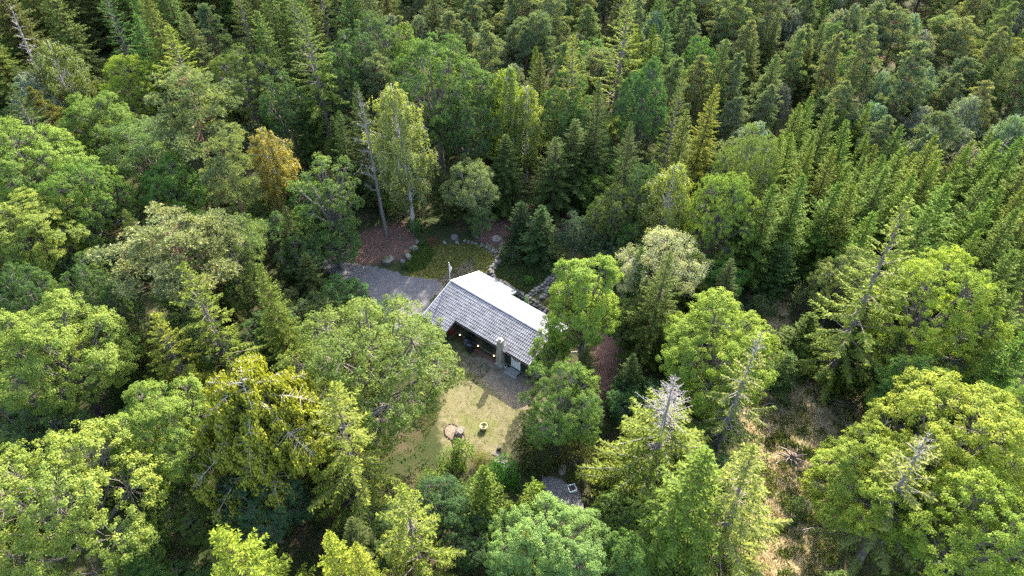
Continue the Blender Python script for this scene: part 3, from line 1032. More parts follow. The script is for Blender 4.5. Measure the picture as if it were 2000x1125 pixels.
def birch(seed, R=2.8, V=5.5, clear=4.0, nbr=120, ll=.17, lw=.11, hang=1.3, dens=1.0, stemlean=.5):
    """tall crown of hanging sprays"""
    r = np.random.default_rng(seed)
    h = clear + 2 * V
    mb = MB()
    rb = .010 * h + .03
    la = r.uniform(0, 6.28)
    def stem(z):
        q = (z / h) ** 1.5 * stemlean
        return np.array([q * math.cos(la) + .12 * math.sin(z * .7), q * math.sin(la) + .12 * math.cos(z * .6), z])
    mb.tube([stem(z) for z in np.linspace(0, h * .97, 8)], [rb * (1.15 - t) + .01 for t in np.linspace(0, 1, 8) * .98], 7)
    C, A, N, Lq, Wq, T = [], [], [], [], [], []
    for i in range(nbr):
        t = (i + r.random()) / nbr
        z = clear * .9 + (h - clear) * t * .97
        az = i * 2.39996 + r.normal(0, .3)
        prof = math.sin(math.pi * min(1, (t * .86 + .14))) ** .7
        l = R * (prof * .85 + .15) * r.uniform(.7, 1.15)
        dx = np.array([math.cos(az), math.sin(az), 0])
        b = stem(z - .8 * l * .6 if z > clear else z)
        rise = l * r.uniform(.55, .95)
        P = [b, b + dx * l * .5 + [0, 0, rise * .75], b + dx * l * .85 + [0, 0, rise], b + dx * l * 1.05 + [0, 0, rise * .8]]
        mb.tube(P, [.02 + .008 * l, .016, .012, .006], 3)
        ns = int(9 * dens * (0.5 + l / R))
        br = r.normal(0, .16)
        for k in range(ns):
            s = r.uniform(.3, 1.0) ** .7
            p = b + dx * l * (s * 1.02) + np.array([0, 0, rise * (1.55 * s - .62 * s * s)]) + r.normal(0, .22, 3) * l * .35
            hl = hang * r.uniform(.35, 1.1) * (.5 + .5 * prof)
            n = int(hl / .055 * dens) + 5
            f = r.random(n)
            sway = r.normal(0, .12, 2)
            pos = p + np.stack([sway[0] * f, sway[1] * f, -hl * f], -1) + r.normal(0, .085, (n, 3))
            C.append(pos)
            A.append(np.array([0, 0, -1.0]) + r.normal(0, .6, (n, 3)) + dx * .3)
            N.append(dx * .7 + np.array([0, 0, .55]) + r.normal(0, .5, (n, 3)))
            Lq.append(ll * r.uniform(.7, 1.3, n)); Wq.append(lw * r.uniform(.7, 1.3, n))
            T.append(np.clip(.5 + br + .2 * r.normal(size=n) - (f - .5) * .2, 0, 1))
    q = leaf_quads(np.concatenate(C), np.concatenate(A), np.concatenate(N), np.concatenate(Lq), np.concatenate(Wq), .5, .1)
    return mb.mesh('trunk'), quad_mesh('crown', q, np.concatenate(T)), h, R, clear + V

def pine(seed, h=13, R=2.6, clear=.5, npad=46, pr=.75, tufts=30, nl=.30, nw=.07, spread=1.0, flat=.42, twist=.3, cone=False):
    """bare reddish stem and irregular tiers of needle tufts"""
    r = np.random.default_rng(seed)
    mb = MB()
    rb = .012 * h + .04
    la = r.uniform(0, 6.28)
    def stem(z):
        q = twist * math.sin(z * .45 + seed)
        return np.array([q * math.cos(la), q * math.sin(la), z])
    mb.tube([stem(z) for z in np.linspace(0, h * .97, 9)], [rb * (1.15 - t) + .012 for t in np.linspace(0, 1, 9)], 7)
    C, A, N, Lq, Wq, T = [], [], [], [], [], []
    z0 = h * clear
    for i in range(npad):
        t = (i + r.random()) / npad
        z = z0 + (h - z0) * t ** .85 * .98
        az = i * 2.39996 + r.normal(0, .5)
        prof = ((1 - t) ** .85 if cone else (1 - t ** 2.2) ** .6) * (.55 + .45 * min(1, t * 3)) + .08
        l = R * prof * r.uniform(.35, 1.1)
        dx = np.array([math.cos(az), math.sin(az), 0])
        b = stem(z - .2 * l)
        e = b + dx * l + [0, 0, l * r.uniform(.1, .5)]
        mid = (b + e) / 2 + r.normal(0, .12, 3)
        if l > .3: mb.tube([b, mid, e], [.02 + .014 * l, .02 + .006 * l, .014], 4)
        npd = 1 + int(l * 1.3 * spread)
        br = r.normal(0, .12)
        for k in range(npd):
            q = 1 - .55 * k / npd * r.random()
            pc = b + (e - b) * q + r.normal(0, .35, 3) * [1, 1, .4] * min(1, l)
            if k: mb.tube([mid, pc], [.018, .01], 3)
            rr = pr * r.uniform(.7, 1.3) * ((.4 + .6 * prof) if cone else (.65 + .35 * prof))
            nt_ = int(tufts * r.uniform(.7, 1.2))
            u = unit(r.normal(size=(nt_, 3)) + [0, 0, .5])
            tp = pc + u * rr * r.random((nt_, 1)) ** .5 * [1, 1, flat]
            td = unit(u * [1, 1, .6] + [0, 0, .65] + dx * .25)
            m = 7
            P = np.repeat(tp, m, 0); D = np.repeat(td, m, 0)
            D = unit(D + r.normal(0, .55, D.shape))
            ln = nl * r.uniform(.75, 1.25, len(P))
            C.append(P + D * ln[:, None] * .45)
            A.append(D); N.append(r.normal(size=D.shape) + [0, 0, .8])
            Lq.append(ln); Wq.append(nw * r.uniform(.8, 1.4, len(P)))
            T.append(np.clip(.5 + br + .2 * r.normal(size=len(P)), 0, 1))
    q = leaf_quads(np.concatenate(C), np.concatenate(A), np.concatenate(N), np.concatenate(Lq), np.concatenate(Wq), .5, 0)
    return mb.mesh('trunk'), quad_mesh('crown', q, np.concatenate(T)), h, R, h * (clear + 1) / 2

def weeping(seed, h=15, R=6.0):
    """broad old tree with arching bare limbs and hanging curtains of foliage"""
    r = np.random.default_rng(seed)
    mb = MB(); bare = MB()
    mb.tube([(0, 0, 0), (.2, 0, h * .4), (0, .2, h * .75), (0, 0, h)], [.34, .28, .16, .04], 8)
    C, A, N, Lq, Wq, T = [], [], [], [], [], []
    for i in range(54):
        t = (i + r.random()) / 54
        z = h * (.42 + .56 * t)
        az = i * 2.39996 + r.normal(0, .3)
        l = R * (1 - t ** 2.5) ** .6 * r.uniform(.65, 1.1) + .5
        dx = np.array([math.cos(az), math.sin(az), 0])
        k1, k2 = .45 + r.normal(0, .08), .55
        pt = lambda s: np.array([0, 0, z]) + dx * l * s + np.array([0, 0, l * (k1 * s - k2 * s * s)])
        bare.tube([pt(s) for s in (0, .3, .6, .85, 1)], [.055, .045, .035, .022, .01], 4)
        side = np.array([-dx[1], dx[0], 0])
        for k in range(int(l * 9)):
            s = r.uniform(.22, 1.0)
            sd = side * r.normal(0, .34) * l * .5
            p = pt(s) + sd * (1 - .4 * s) + [0, 0, r.uniform(-.05, .12)]
            if r.random() < .6: bare.tube([pt(s * .93), p], [.018, .008], 3)
            hl = r.uniform(.5, 2.0)
            n = int(hl * 30) + 6
            f = r.random(n)
            C.append(p + np.stack([r.normal(0, .13, n), r.normal(0, .13, n), -hl * f], -1))
            A.append(np.array([0, 0, -1.0]) + r.normal(0, .35, (n, 3)))
            N.append(dx * .6 + np.array([0, 0, .8]) + r.normal(0, .5, (n, 3)))
            Lq.append(.28 * r.uniform(.7, 1.3, n)); Wq.append(.14 * r.uniform(.7, 1.3, n)); T.append(np.clip(.5 + .2 * r.normal(size=n), 0, 1))
    q = leaf_quads(np.concatenate(C), np.concatenate(A), np.concatenate(N), np.concatenate(Lq), np.concatenate(Wq), .5, .1)
    return mb.mesh('trunk'), quad_mesh('crown', q, np.concatenate(T)), h, R, h * .72, bare.mesh('bare_branch')

def bare_tree(seed, h=14, R=3.0, n=26, start=.35, up=.5, fine=3):
    r = np.random.default_rng(seed)
    mb, tw = MB(), MB()
    bx, by = r.normal(0, .5), r.normal(0, .5)
    st = lambda z: np.array([bx * (z / h) ** 2, by * (z / h) ** 2, z])
    rb = .012 * h + .02
    mb.tube([st(z) for z in np.linspace(0, h, 7)], [rb * (1.1 - t) + .01 for t in np.linspace(0, 1, 7)], 7)
    for i in range(n):
        t = (i + r.random()) / n
        z = h * (start + (1 - start) * t * .97)
        az = i * 2.39996 + r.normal(0, .4)
        l = R * (1 - t * .75) * r.uniform(.5, 1.15)
        dx = np.array([math.cos(az), math.sin(az), 0])
        P = [st(z)]
        d = dx + [0, 0, up * r.uniform(.4, 1.3)]
        for k in range(4):
            d = d + r.normal(0, .28, 3) + [0, 0, .08]
            P.append(P[-1] + unit(d) * l / 4)
        tw.tube(P, [.05, .04, .03, .02, .008], 4)
        for k in range(fine * 3):
            j = r.integers(1, 4)
            p = P[j] + (P[j + 1] - P[j]) * r.random()
            q = p + unit(dx * .5 + r.normal(0, .8, 3) + [0, 0, .35]) * l * .3 * r.uniform(.5, 1.2)
            tw.tube([p, (p + q) / 2 + r.normal(0, .06, 3), q], [.018, .012, .005], 3)
    return mb.mesh('trunk'), tw.mesh('bare_branch'), h, R, h * .6

def bush(seed, R=1.2, n=1500, ll=.13, lw=.08, hz=.8):
    r = np.random.default_rng(seed)
    mb = MB()
    for i in range(9):
        a = i * .7 + r.random(); e = np.array([math.cos(a) * R * .6, math.sin(a) * R * .6, R * hz * r.uniform(.7, 1.2)])
        mb.tube([(0, 0, -.05), e * .5 + [0, 0, .1], e], [.03, .02, .008], 3)
    nb = 26
    cd = unit(r.normal(size=(nb, 3)) * [1, 1, .7] + [0, 0, .35])
    cc = cd * R * r.uniform(.45, .85, (nb, 1)) * [1, 1, hz] + [0, 0, R * hz * .55]
    cc[:, 2] = np.maximum(cc[:, 2], .15)
    idx = r.integers(0, nb, n)
    e = unit(r.normal(size=(n, 3)) + cd[idx] * .5 + [0, 0, .3])
    P = cc[idx] + e * R * .38 * r.random((n, 1)) ** .4
    P[:, 2] = np.maximum(P[:, 2], .03)
    nn = unit(e + [0, 0, .8]) + r.normal(0, .5, (n, 3))
    q = leaf_quads(P, np.cross(nn, r.normal(size=(n, 3))), nn, ll * r.uniform(.7, 1.3, n), lw * r.uniform(.7, 1.3, n))
    return mb.mesh('stem'), quad_mesh('foliage', q, np.clip(.5 + .22 * r.normal(size=n), 0, 1)), R * hz * 1.3, R, R * hz * .6

# ------------------------------------------------------------------ prototypes (meshes shared by all copies of a kind)
PR = {}
PR['spruce'] = [spruce(11, 21, 3.6, 1.5, dens=1.15), spruce(12, 20, 3.2, 1.0, k2=.55, hang=.35), spruce(13, 19, 3.5, 2.0, k2=.35, ragged=.25, inner=.3)]
PR['spruce_ragged'] = [spruce(21, 21, 3.4, 2.5, nb=5, dens=1.0, inner=.42, ragged=.3, hang=.3), spruce(22, 18, 3.0, 1.5, nb=5, inner=.46, ragged=.3, k2=.3, dens=1.05)]
PR['spruce_deadtop'] = [spruce(31, 19, 4.2, 1.0, nb=6, dens=1.1, inner=.32, dead_top=.30, k2=.25, k1=.02, hang=.3)]
PR['spruce_dying'] = [spruce(32, 18, 2.8, 3.0, nb=5, dens=.8, inner=.5, dead_top=.16, ragged=.35, hang=.45, k2=.5)]
PR['wall'] = [spruce(14 + i, 20, 4.0, 1.0, step=.46, nb=6, dens=.8, k1=.0, k2=.42, tw=.34, ql=.36, qw=.15, hang=.35, ragged=.22, inner=.22) for i in range(3)]
PR['plantation'] = [spruce(41 + i, 12.5, 2.7, .3, step=.40, nb=6, dens=1.1, k1=.35, k2=.40, k3=.1, inner=.12, power=.85, ql=.30, qw=.13, hang=.12, ragged=.22, lean=.02, tw=.36) for i in range(4)]
PR['young'] = [spruce(51, 6.5, 1.9, .15, step=.3, nb=7, dens=1.3, k1=.15, k2=.35, inner=.12, power=.9, ql=.24, qw=.10, hang=.12), spruce(52, 6.0, 2.1, .1, step=.32, nb=7, dens=1.2, k1=.25, k2=.3, inner=.12, power=.7, ql=.24, qw=.10, hang=.1)]
PR['maple'] = [broadleaf(61, 4.8, 4.8, 2.5, 26, .31, 1500, .34, 62, .125, .088, open_=.10, jit=.33), broadleaf(62, 4.5, 5.4, 2.5, 28, .28, 1450, .32, 62, .125, .085, open_=.10, jit=.33, wind=(-.5, .2)), broadleaf(63, 5.0, 4.5, 2.5, 24, .32, 1500, .34, 62, .125, .088, open_=.14, jit=.33)]
PR['tall_maple'] = [broadleaf(66, 3.3, 6.2, 1.6, 28, .29, 1200, .33, 56, .125, .088, open_=.06, jit=.33)]
PR['oak'] = [broadleaf(71, 4.8, 4.6, 3.0, 26, .28, 1200, .32, 52, .125, .088, open_=.14, jit=.38), broadleaf(72, 4.4, 5.0, 3.0, 28, .26, 1150, .30, 52, .12, .085, open_=.18, jit=.38)]
PR['open_oak'] = [broadleaf(75, 3.4, 6.0, 3.0, 24, .22, 480, .34, 36, .17, .12, open_=.25, jit=.5)]
PR['beech'] = [broadleaf(81, 5.6, 7.2, 1.0, 34, .27, 1700, .35, 38, .145, .09, open_=.10, upb=.9, jit=.38, flat=.9)]
PR['willow'] = [broadleaf(85, 3.2, 4.4, 1.5, 18, .32, 520, .38, 56, .17, .055, open_=.10, flat=.9, jit=.7)]
PR['feathery'] = [broadleaf(88, 3.6, 5.2, 1.5, 22, .30, 560, .38, 46, .17, .06, open_=.12, flat=1.2, jit=.8)]
PR['birch'] = [birch(91), birch(92, 2.6, 5.0, 3.5, 110), birch(93, 3.0, 4.6, 2.5, 120, hang=1.0)]
PR['pine'] = [pine(105, 13, 3.0, .22, 90, .6, 20, spread=.9, flat=.6, cone=True), pine(101, 14, 2.9, .25, 90, .55, 20, spread=.9, flat=.6, cone=True), pine(102, 15, 3.1, .3, 90, .55, 20, spread=1.0, flat=.55, cone=True), pine(103, 13, 3.3, .34, 70, .65, 22, twist=.5, spread=1.0, flat=.5), pine(104, 13, 3.0, .42, 60, .65, 24, twist=.6)]
PR['big_pine'] = [pine(111, 17, 4.2, .45, 52, .75, 24, .30, .07, 1.1, .42, .5), pine(112, 17, 5.2, .55, 54, .8, 26, .30, .07, 1.3, .36, .7)]
PR['weeping'] = [weeping(121)]
PR['dead'] = [bare_tree(131, 17, 3.4, 18, .35), bare_tree(132, 17, 2.0, 40, .25, .15, 2)]
PR['bush'] = [bush(141), bush(142, 1.1, 1400, .12, .09, 1.1), bush(143, 1.3, 1700, .11, .05, .7)]

GREY_BARK = (.16, .14, .12)
BROWN_BARK = (.10, .07, .052)
TREES = []          # (x, y, radius, height) of everything standing

_tr = random.Random(5)
def plant(kind, variant, x, y, sx, sz, rz, name, label, col, group=None, bark=None, cat='tree', tilt=None):
    p = PR[kind][variant % len(PR[kind])]
    if col: col = (col[0] * 1.12, col[1] * 1.22, col[2] * .82)
    t = empty(name, (x, y, gz(x, y) - .05), rz, (sx, sx, sz))
    if tilt is None: tilt = (_tr.gauss(0, .025), _tr.gauss(0, .025))
    if tilt: t.rotation_euler = (tilt[0], tilt[1], rz)
    props(t, label, cat, group)
    if kind in ('pine', 'big_pine'): bm_, bc = M_PINE, None
    elif kind == 'birch': bm_, bc = M_BIRCH, None
    else: bm_, bc = M_BARK, bark or (GREY_BARK if kind not in ('spruce', 'plantation', 'young', 'wall') else BROWN_BARK)
    if kind == 'dead':
        link('trunk', p[0], t, M_BARK, color=bark or (.20, .175, .15))
        link('bare_branch', p[1], t, M_BARK, color=bark or (.29, .26, .235))
    else:
        if kind in ('spruce_deadtop', 'spruce_dying', 'spruce_ragged') and not bark: bc = {'spruce_deadtop': (.19, .175, .165), 'spruce_dying': (.20, .18, .16), 'spruce_ragged': (.17, .145, .12)}[kind]
        link('stem' if kind == 'bush' else 'trunk', p[0], t, bm_, color=bc)
        con = kind.startswith('spruce') or kind in ('plantation', 'young', 'wall', 'pine', 'big_pine', 'weeping')
        link('foliage' if kind == 'bush' else 'crown', p[1], t, M_NEEDLE if con else M_LEAF, color=col)
        if len(p) > 5: link('bare_branch', p[5], t, M_BARK, color=(.30, .27, .235))
    TREES.append((x, y, p[3] * sx, p[2] * sz))
    return t

_rr = random.Random(77)
def conifer(kind, px, py, h, wpx, name, label, col, v=0, group=None, **k):
    """apex at photo pixel, height h metres, crown about wpx photo pixels wide"""
    P = G(px, py, h)
    p = PR[kind][v % len(PR[kind])]
    rad = wpx * depth((P.x, P.y, h * .45)) / FPX / 2
    return plant(kind, v, P.x, P.y, rad / p[3], h / p[2], _rr.uniform(0, 6.28), name, label, col, group, **k)

def crown(kind, cx_, cy_, wpx, h, name, label, col, v=0, group=None, **k):
    """crown centre at photo pixel, width wpx, tree height h"""
    p = PR[kind][v % len(PR[kind])]
    zc = p[4] * h / p[2]
    P = G(cx_, cy_, zc)
    rad = wpx * depth(P) / FPX / 2
    return plant(kind, v, P.x, P.y, rad / p[3], h / p[2], _rr.uniform(0, 6.28), name, label, col, group, **k)

# foliage colours (reflectance)
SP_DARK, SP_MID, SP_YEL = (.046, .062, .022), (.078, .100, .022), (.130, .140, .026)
PL_G = (.092, .125, .032)
MAP_L, MAP_M, MAP_Y = (.135, .168, .044), (.092, .138, .036), (.165, .190, .034)
OAK_D, OAK_M = (.050, .082, .034), (.067, .103, .036)
BIR_Y, BIR_M, BIR_G = (.150, .155, .085), (.105, .115, .05), (.120, .130, .140)
PINE_B, PINE_P = (.090, .105, .085), (.140, .150, .095)

# ------------------------------------------------------------------ trees one can tell apart in the photograph
# --- left side
crown('maple', 70, 345, 210, 15, 'maple_tree', 'large light green maple at the forest edge below the reddish small pine', MAP_L, 0)
crown('maple', 60, 455, 200, 13, 'maple_tree', 'fresh green maple low in front of the large light maple', MAP_L, 1)
crown('maple', 175, 400, 150, 13, 'maple_tree', 'bushy green maple between the silvery willow and the broad pale pine', MAP_M, 2)
crown('maple', 200, 255, 140, 13, 'maple_tree', 'bright green maple behind the silvery willow', MAP_M, 1)
crown('maple', 265, 170, 110, 13, 'maple_tree', 'small bright green maple below the yellowish grey-hearted spruce', MAP_Y, 0)
crown('willow', 282, 300, 140, 13, 'willow_tree', 'silvery green willow with wind-combed narrow leaves', (.105, .145, .075), 0)
crown('maple', 340, 375, 110, 11, 'maple_tree', 'mid green maple wedged between willow and orange-stemmed pine', MAP_M, 0)
crown('big_pine', 375, 215, 190, 18, 'pine_tree', 'tall old pine with pale layered crown tiers behind the golden birch', PINE_P, 0)
crown('big_pine', 445, 335, 120, 17, 'pine_tree', 'narrow old pine with a bare orange stem below its crown', PINE_P, 0)
crown('birch', 535, 322, 95, 14, 'birch_tree', 'small golden yellow birch already in autumn colour', (.200, .160, .060), 1)
crown('open_oak', 640, 390, 140, 15, 'oak_tree', 'open-crowned oak with gaps showing its limbs beside the driveway', OAK_M, 0)
conifer('spruce_ragged', 590, 2, 22, 130, 'spruce_tree', 'very tall spruce with a grey bare heart above the oaks', SP_MID, 0)
conifer('spruce_ragged', 330, 52, 18, 125, 'spruce_tree', 'yellow-tipped spruce with a dense grey twig heart', SP_YEL, 1)
conifer('pine', 398, 2, 15, 85, 'pine_tree', 'bluish pine rising behind the yellow-tipped spruce', PINE_B, 0)
crown('birch', 112, 150, 110, 14, 'birch_tree', 'olive birch with a pale stem below the dark spruce wall', BIR_M, 2)
crown('birch', 75, 195, 80, 11, 'birch_tree', 'dull green low birch at the foot of the olive birch', BIR_G, 1)
crown('pine', 100, 228, 75, 12, 'pine_tree', 'small pine with a reddish rusty heart beside the bright maple', (.11, .10, .045), 1)
conifer('spruce_ragged', 8, 165, 17, 110, 'spruce_tree', 'dark grey-hearted spruce at the side of the reddish small pine', SP_DARK, 1)
conifer('dead', 2, 15, 18, 70, 'dead_tree', 'bare grey dead spruce stem leaning among the dark spruces', None, 1)
crown('oak', 482, 160, 140, 14, 'oak_tree', 'olive green oak below the very tall spruce', (.080, .105, .032), 0)
crown('oak', 560, 210, 110, 13, 'oak_tree', 'small dark oak at the feet of the very tall spruce', OAK_D, 1)
crown('oak', 722, 110, 140, 17, 'oak_tree', 'blue-green oak with pale lichen twigs above the golden weeping birch', (.062, .090, .050), 0)
crown('oak', 665, 165, 110, 15, 'oak_tree', 'green oak between the very tall spruce and the weeping birch', OAK_M, 1)
crown('oak', 855, 190, 205, 20, 'oak_tree', 'broad domed oak, the widest behind the yard', OAK_M, 0)
crown('oak', 905, 240, 130, 16, 'oak_tree', 'low leaning oak crown in front of the broad domed oak', OAK_D, 1)
crown('oak', 800, 130, 80, 15, 'oak_tree', 'light green oak top peeping over the broad domed oak', MAP_M, 1)
crown('birch', 787, 270, 118, 21, 'birch_tree', 'tall golden green weeping birch with a long pale stem by the yard', BIR_Y, 0)
conifer('dead', 712, 190, 19, 110, 'dead_tree', 'half dead tree with bleached bare limbs beside the weeping birch', None, 0)
crown('birch', 985, 215, 90, 17, 'birch_tree', 'pale olive birch beside the broad domed oak', (.135, .145, .040), 1)
crown('birch', 1030, 245, 80, 15, 'birch_tree', 'yellowest weeping birch hanging before the grey-hearted spruces', (.160, .155, .065), 2)
conifer('plantation', 1056, 84, 14, 60, 'spruce_tree', 'small neat spruce standing alone between birch and pine wood', SP_MID, 0)
conifer('spruce_ragged', 1130, 60, 20, 95, 'spruce_tree', 'pale yellowish spruce with a spire top behind the weeping birches', SP_YEL, 0)
conifer('spruce_ragged', 1222, 2, 21, 120, 'spruce_tree', 'big yellowish spruce with grey inner twigs towards the pine wood', SP_YEL, 0)
conifer('plantation', 1282, 48, 15, 60, 'spruce_tree', 'slim green spruce at the side of the big yellowish spruce', SP_MID, 1)
conifer('plantation', 1250, 40, 15, 55, 'spruce_tree', 'slim spruce tucked right behind the big yellowish spruce', SP_MID, 2)
crown('oak', 1105, 225, 110, 15, 'oak_tree', 'green oak under the pale yellowish spruce', OAK_M, 1)
crown('oak', 1140, 265, 100, 12, 'oak_tree', 'dark green oak low among the shaded spruces', OAK_D, 0)
crown('maple', 1256, 212, 95, 16, 'maple_tree', 'round blue-green maple between two pointed spruces', (.060, .105, .055), 0)
conifer('spruce', 1180, 150, 18, 80, 'spruce_tree', 'slender dark spruce between the oaks and the round blue-green maple', SP_DARK, 1)
conifer('spruce', 1240, 225, 16, 90, 'spruce_tree', 'dark spruce with bare lower limbs before the round blue-green maple', SP_DARK, 2)
conifer('spruce_ragged', 1325, 140, 19, 75, 'spruce_tree', 'narrow yellowish spruce beyond the round blue-green maple', SP_MID, 0)
conifer('spruce', 1388, 155, 17, 90, 'spruce_tree', 'sunlit yellow-green spruce beside the olive lime tree', SP_YEL, 0)
conifer('spruce', 1345, 215, 16, 95, 'spruce_tree', 'sunlit spruce below the narrow yellowish spruce', SP_MID, 1)
conifer('spruce', 545, 400, 11, 75, 'spruce_tree', 'dark spruce below the small golden birch', SP_DARK, 1)
crown('oak', 655, 470, 120, 7, 'oak_tree', 'low green oak spreading beside the driveway bank', OAK_M, 1)
crown('oak', 590, 500, 95, 8, 'oak_tree', 'dark low oak shading the hidden end of the driveway', OAK_D, 0)
# shaded spruces behind the yard
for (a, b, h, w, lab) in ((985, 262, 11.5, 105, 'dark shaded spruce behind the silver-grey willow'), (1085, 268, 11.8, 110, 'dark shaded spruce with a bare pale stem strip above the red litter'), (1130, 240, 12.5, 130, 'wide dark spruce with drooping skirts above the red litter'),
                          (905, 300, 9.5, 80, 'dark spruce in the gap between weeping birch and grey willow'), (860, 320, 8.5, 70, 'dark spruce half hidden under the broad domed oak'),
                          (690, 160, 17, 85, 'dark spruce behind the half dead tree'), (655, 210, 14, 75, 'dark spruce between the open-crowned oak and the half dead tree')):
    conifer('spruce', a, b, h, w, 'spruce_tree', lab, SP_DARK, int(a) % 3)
conifer('spruce_dying', 706, 175, 17.5, 75, 'spruce_tree', 'bare-stemmed spruce standing in reddish litter by the boulders', SP_DARK, 0)
crown('willow', 922, 375, 100, 11, 'willow_tree', 'silver-grey willow standing behind the mossy back lawn', (.135, .155, .095), 0)
crown('oak', 940, 430, 60, 5.5, 'oak_tree', 'low green oak sapling under the silver-grey willow', OAK_M, 1)
crown('oak', 1198, 420, 95, 10, 'alder_tree', 'olive alder between the shaded saplings and the pale feathery tree', (.085, .105, .035), 0)
crown('oak', 1243, 378, 75, 13, 'alder_tree', 'dark round-topped alder behind the olive alder', (.055, .085, .040), 1)
crown('birch', 1306, 400, 110, 14, 'birch_tree', 'yellowish pale birch beside the bright irregular maple', (.165, .165, .065), 2)
crown('maple', 1398, 425, 130, 14, 'maple_tree', 'bright green irregular maple before the olive lime tree', MAP_L, 2)
crown('beech', 1452, 360, 125, 16, 'lime_tree', 'tall olive lime tree at the corner of the spruce plantation', (.100, .120, .036), 0)
crown('feathery', 1290, 530, 165, 13, 'larch_tree', 'pale feathery whitish tree with upswept sprays', (.250, .225, .200), 0)
conifer('spruce', 1298, 500, 15, 120, 'spruce_tree', 'dark spruce rising in front of the pale feathery tree', (.060, .080, .022), 2)
crown('young', 1345, 560, 100, 9, 'spruce_tree', 'small yellowish spruce beside the pale feathery tree', SP_MID, 1)
crown('tall_maple', 1148, 606, 145, 16.5, 'maple_tree', 'tall bright yellow-green maple towering over the far end of the cabin', (.138, .190, .040), 0)
crown('oak', 1070, 690, 75, 7.5, 'oak_tree', 'slight young oak leaning over the cabin corner', MAP_L, 1)
crown('oak', 1095, 792, 168, 12, 'oak_tree', 'dense green oak at the side of the front lawn', (.082, .128, .036), 0)
crown('bush', 1050, 885, 95, 3.4, 'shrub', 'dark dense shrub in the shade of the green oak', (.040, .050, .020), 0, cat='shrub')
crown('bush', 1120, 895, 80, 3.0, 'shrub', 'brownish green shrub beside the white framed box', (.085, .075, .026), 2, cat='shrub')
crown('beech', 718, 715, 335, 15.5, 'beech_tree', 'huge olive beech filling the space beside the front lawn', (.105, .125, .034), 0)
crown('big_pine', 350, 500, 262, 16, 'pine_tree', 'broad flat-crowned pale pine with orange limbs', (.172, .170, .120), 1)
crown('willow', 462, 480, 130, 13, 'willow_tree', 'grey-green sallow touching the broad pale pine', (.110, .130, .060), 0)
conifer('spruce_ragged', 368, 518, 17, 130, 'spruce_tree', 'yellow-green spruce with grey limbs below the broad pale pine', (.095, .115, .022), 1)
conifer('spruce', 515, 508, 16, 105, 'spruce_tree', 'dark olive spruce between the sallow and the huge beech', SP_MID, 0)
conifer('spruce_ragged', 298, 622, 13, 130, 'spruce_tree', 'short bright spruce with bleached inner limbs', (.130, .145, .026), 1)
crown('maple', 120, 705, 245, 15, 'maple_tree', 'wide pale green ash-like maple with combed sprays', MAP_L, 1)
crown('oak', 60, 595, 120, 13, 'oak_tree', 'dark twiggy oak above the wide pale maple', OAK_D, 0)
crown('oak', 175, 585, 110, 12, 'oak_tree', 'dark round oak between pale pine and wide pale maple', OAK_D, 1)
crown('oak', 245, 610, 90, 11, 'oak_tree', 'dark oak under the edge of the broad pale pine', OAK_D, 0)
crown('oak', 415, 680, 100, 9, 'oak_tree', 'bluish dark oak below the yellow-green grey-limbed spruce', (.048, .080, .042), 1)
crown('maple', 545, 650, 70, 8, 'maple_tree', 'small fresh maple squeezed beside the huge beech', MAP_M, 0)
crown('weeping', 505, 800, 300, 17, 'larch_tree', 'sprawling weeping larch with arching bleached limbs and hanging curtains', (.200, .195, .045), 0)
conifer('spruce_ragged', 628, 735, 18, 185, 'spruce_tree', 'big yellow-green spruce with bleached heart below the weeping larch', (.120, .135, .030), 0)
crown('maple', 345, 860, 205, 14, 'maple_tree', 'tall light maple below the weeping larch', MAP_L, 1)
crown('oak', 515, 985, 170, 10, 'oak_tree', 'deep blue-green oak in shade below the weeping larch', (.035, .065, .040), 0)
crown('maple', 135, 1000, 320, 15, 'maple_tree', 'huge light green maple with clumped sprays at the forest corner', MAP_L, 2)
crown('oak', 35, 850, 120, 9, 'oak_tree', 'bluish oak scrub above the huge light maple', (.075, .105, .050), 1)
crown('oak', 140, 850, 110, 8, 'oak_tree', 'dark low oak between wide pale maple and huge light maple', OAK_D, 0)
crown('maple', 265, 1085, 110, 8, 'maple_tree', 'low sparse maple at the skirt of the huge light maple', MAP_M, 2)
conifer('spruce', 430, 1020, 16, 200, 'spruce_tree', 'dense bright lime spruce top below the dark oak', (.150, .165, .026), 2)
conifer('spruce', 638, 1018, 17, 150, 'spruce_tree', 'lime green double spruce top beneath the big yellow-green spruce', (.150, .165, .026), 0)
conifer('spruce', 690, 1050, 16, 130, 'spruce_tree', 'lime green spruce top next to the double spruce top', (.140, .155, .026), 1)
conifer('spruce_ragged', 790, 930, 15, 150, 'spruce_tree', 'ragged spruce with pale lichen stem beside the young shrubs', (.120, .135, .030), 1)
conifer('young', 945, 912, 9, 120, 'spruce_tree', 'young open spruce between shrubs and bottom maple', SP_MID, 0)
conifer('young', 1050, 938, 9.5, 105, 'spruce_tree', 'young bright spruce beside the gravel patch', (.110, .130, .026), 1)
conifer('young', 1000, 975, 8, 90, 'spruce_tree', 'young spruce squeezed between two other young spruces', SP_MID, 0)
conifer('spruce', 1040, 1040, 12, 85, 'spruce_tree', 'dark young spruce top poking out of the pale maple', SP_MID, 1)
crown('maple', 1075, 1085, 230, 11, 'maple_tree', 'pale mint green maple below the young spruces', (.115, .170, .065), 0)
crown('maple', 1218, 1098, 90, 9, 'maple_tree', 'narrow pale maple top next to the pale mint maple', (.115, .170, .055), 1)
crown('bush', 880, 905, 60, 2.6, 'shrub', 'light green shrub below the boulder bed', (.10, .14, .055), 0, cat='shrub')
crown('bush', 905, 890, 50, 3.2, 'shrub', 'upright light shrub on the lawn edge', (.105, .145, .06), 1, cat='shrub')
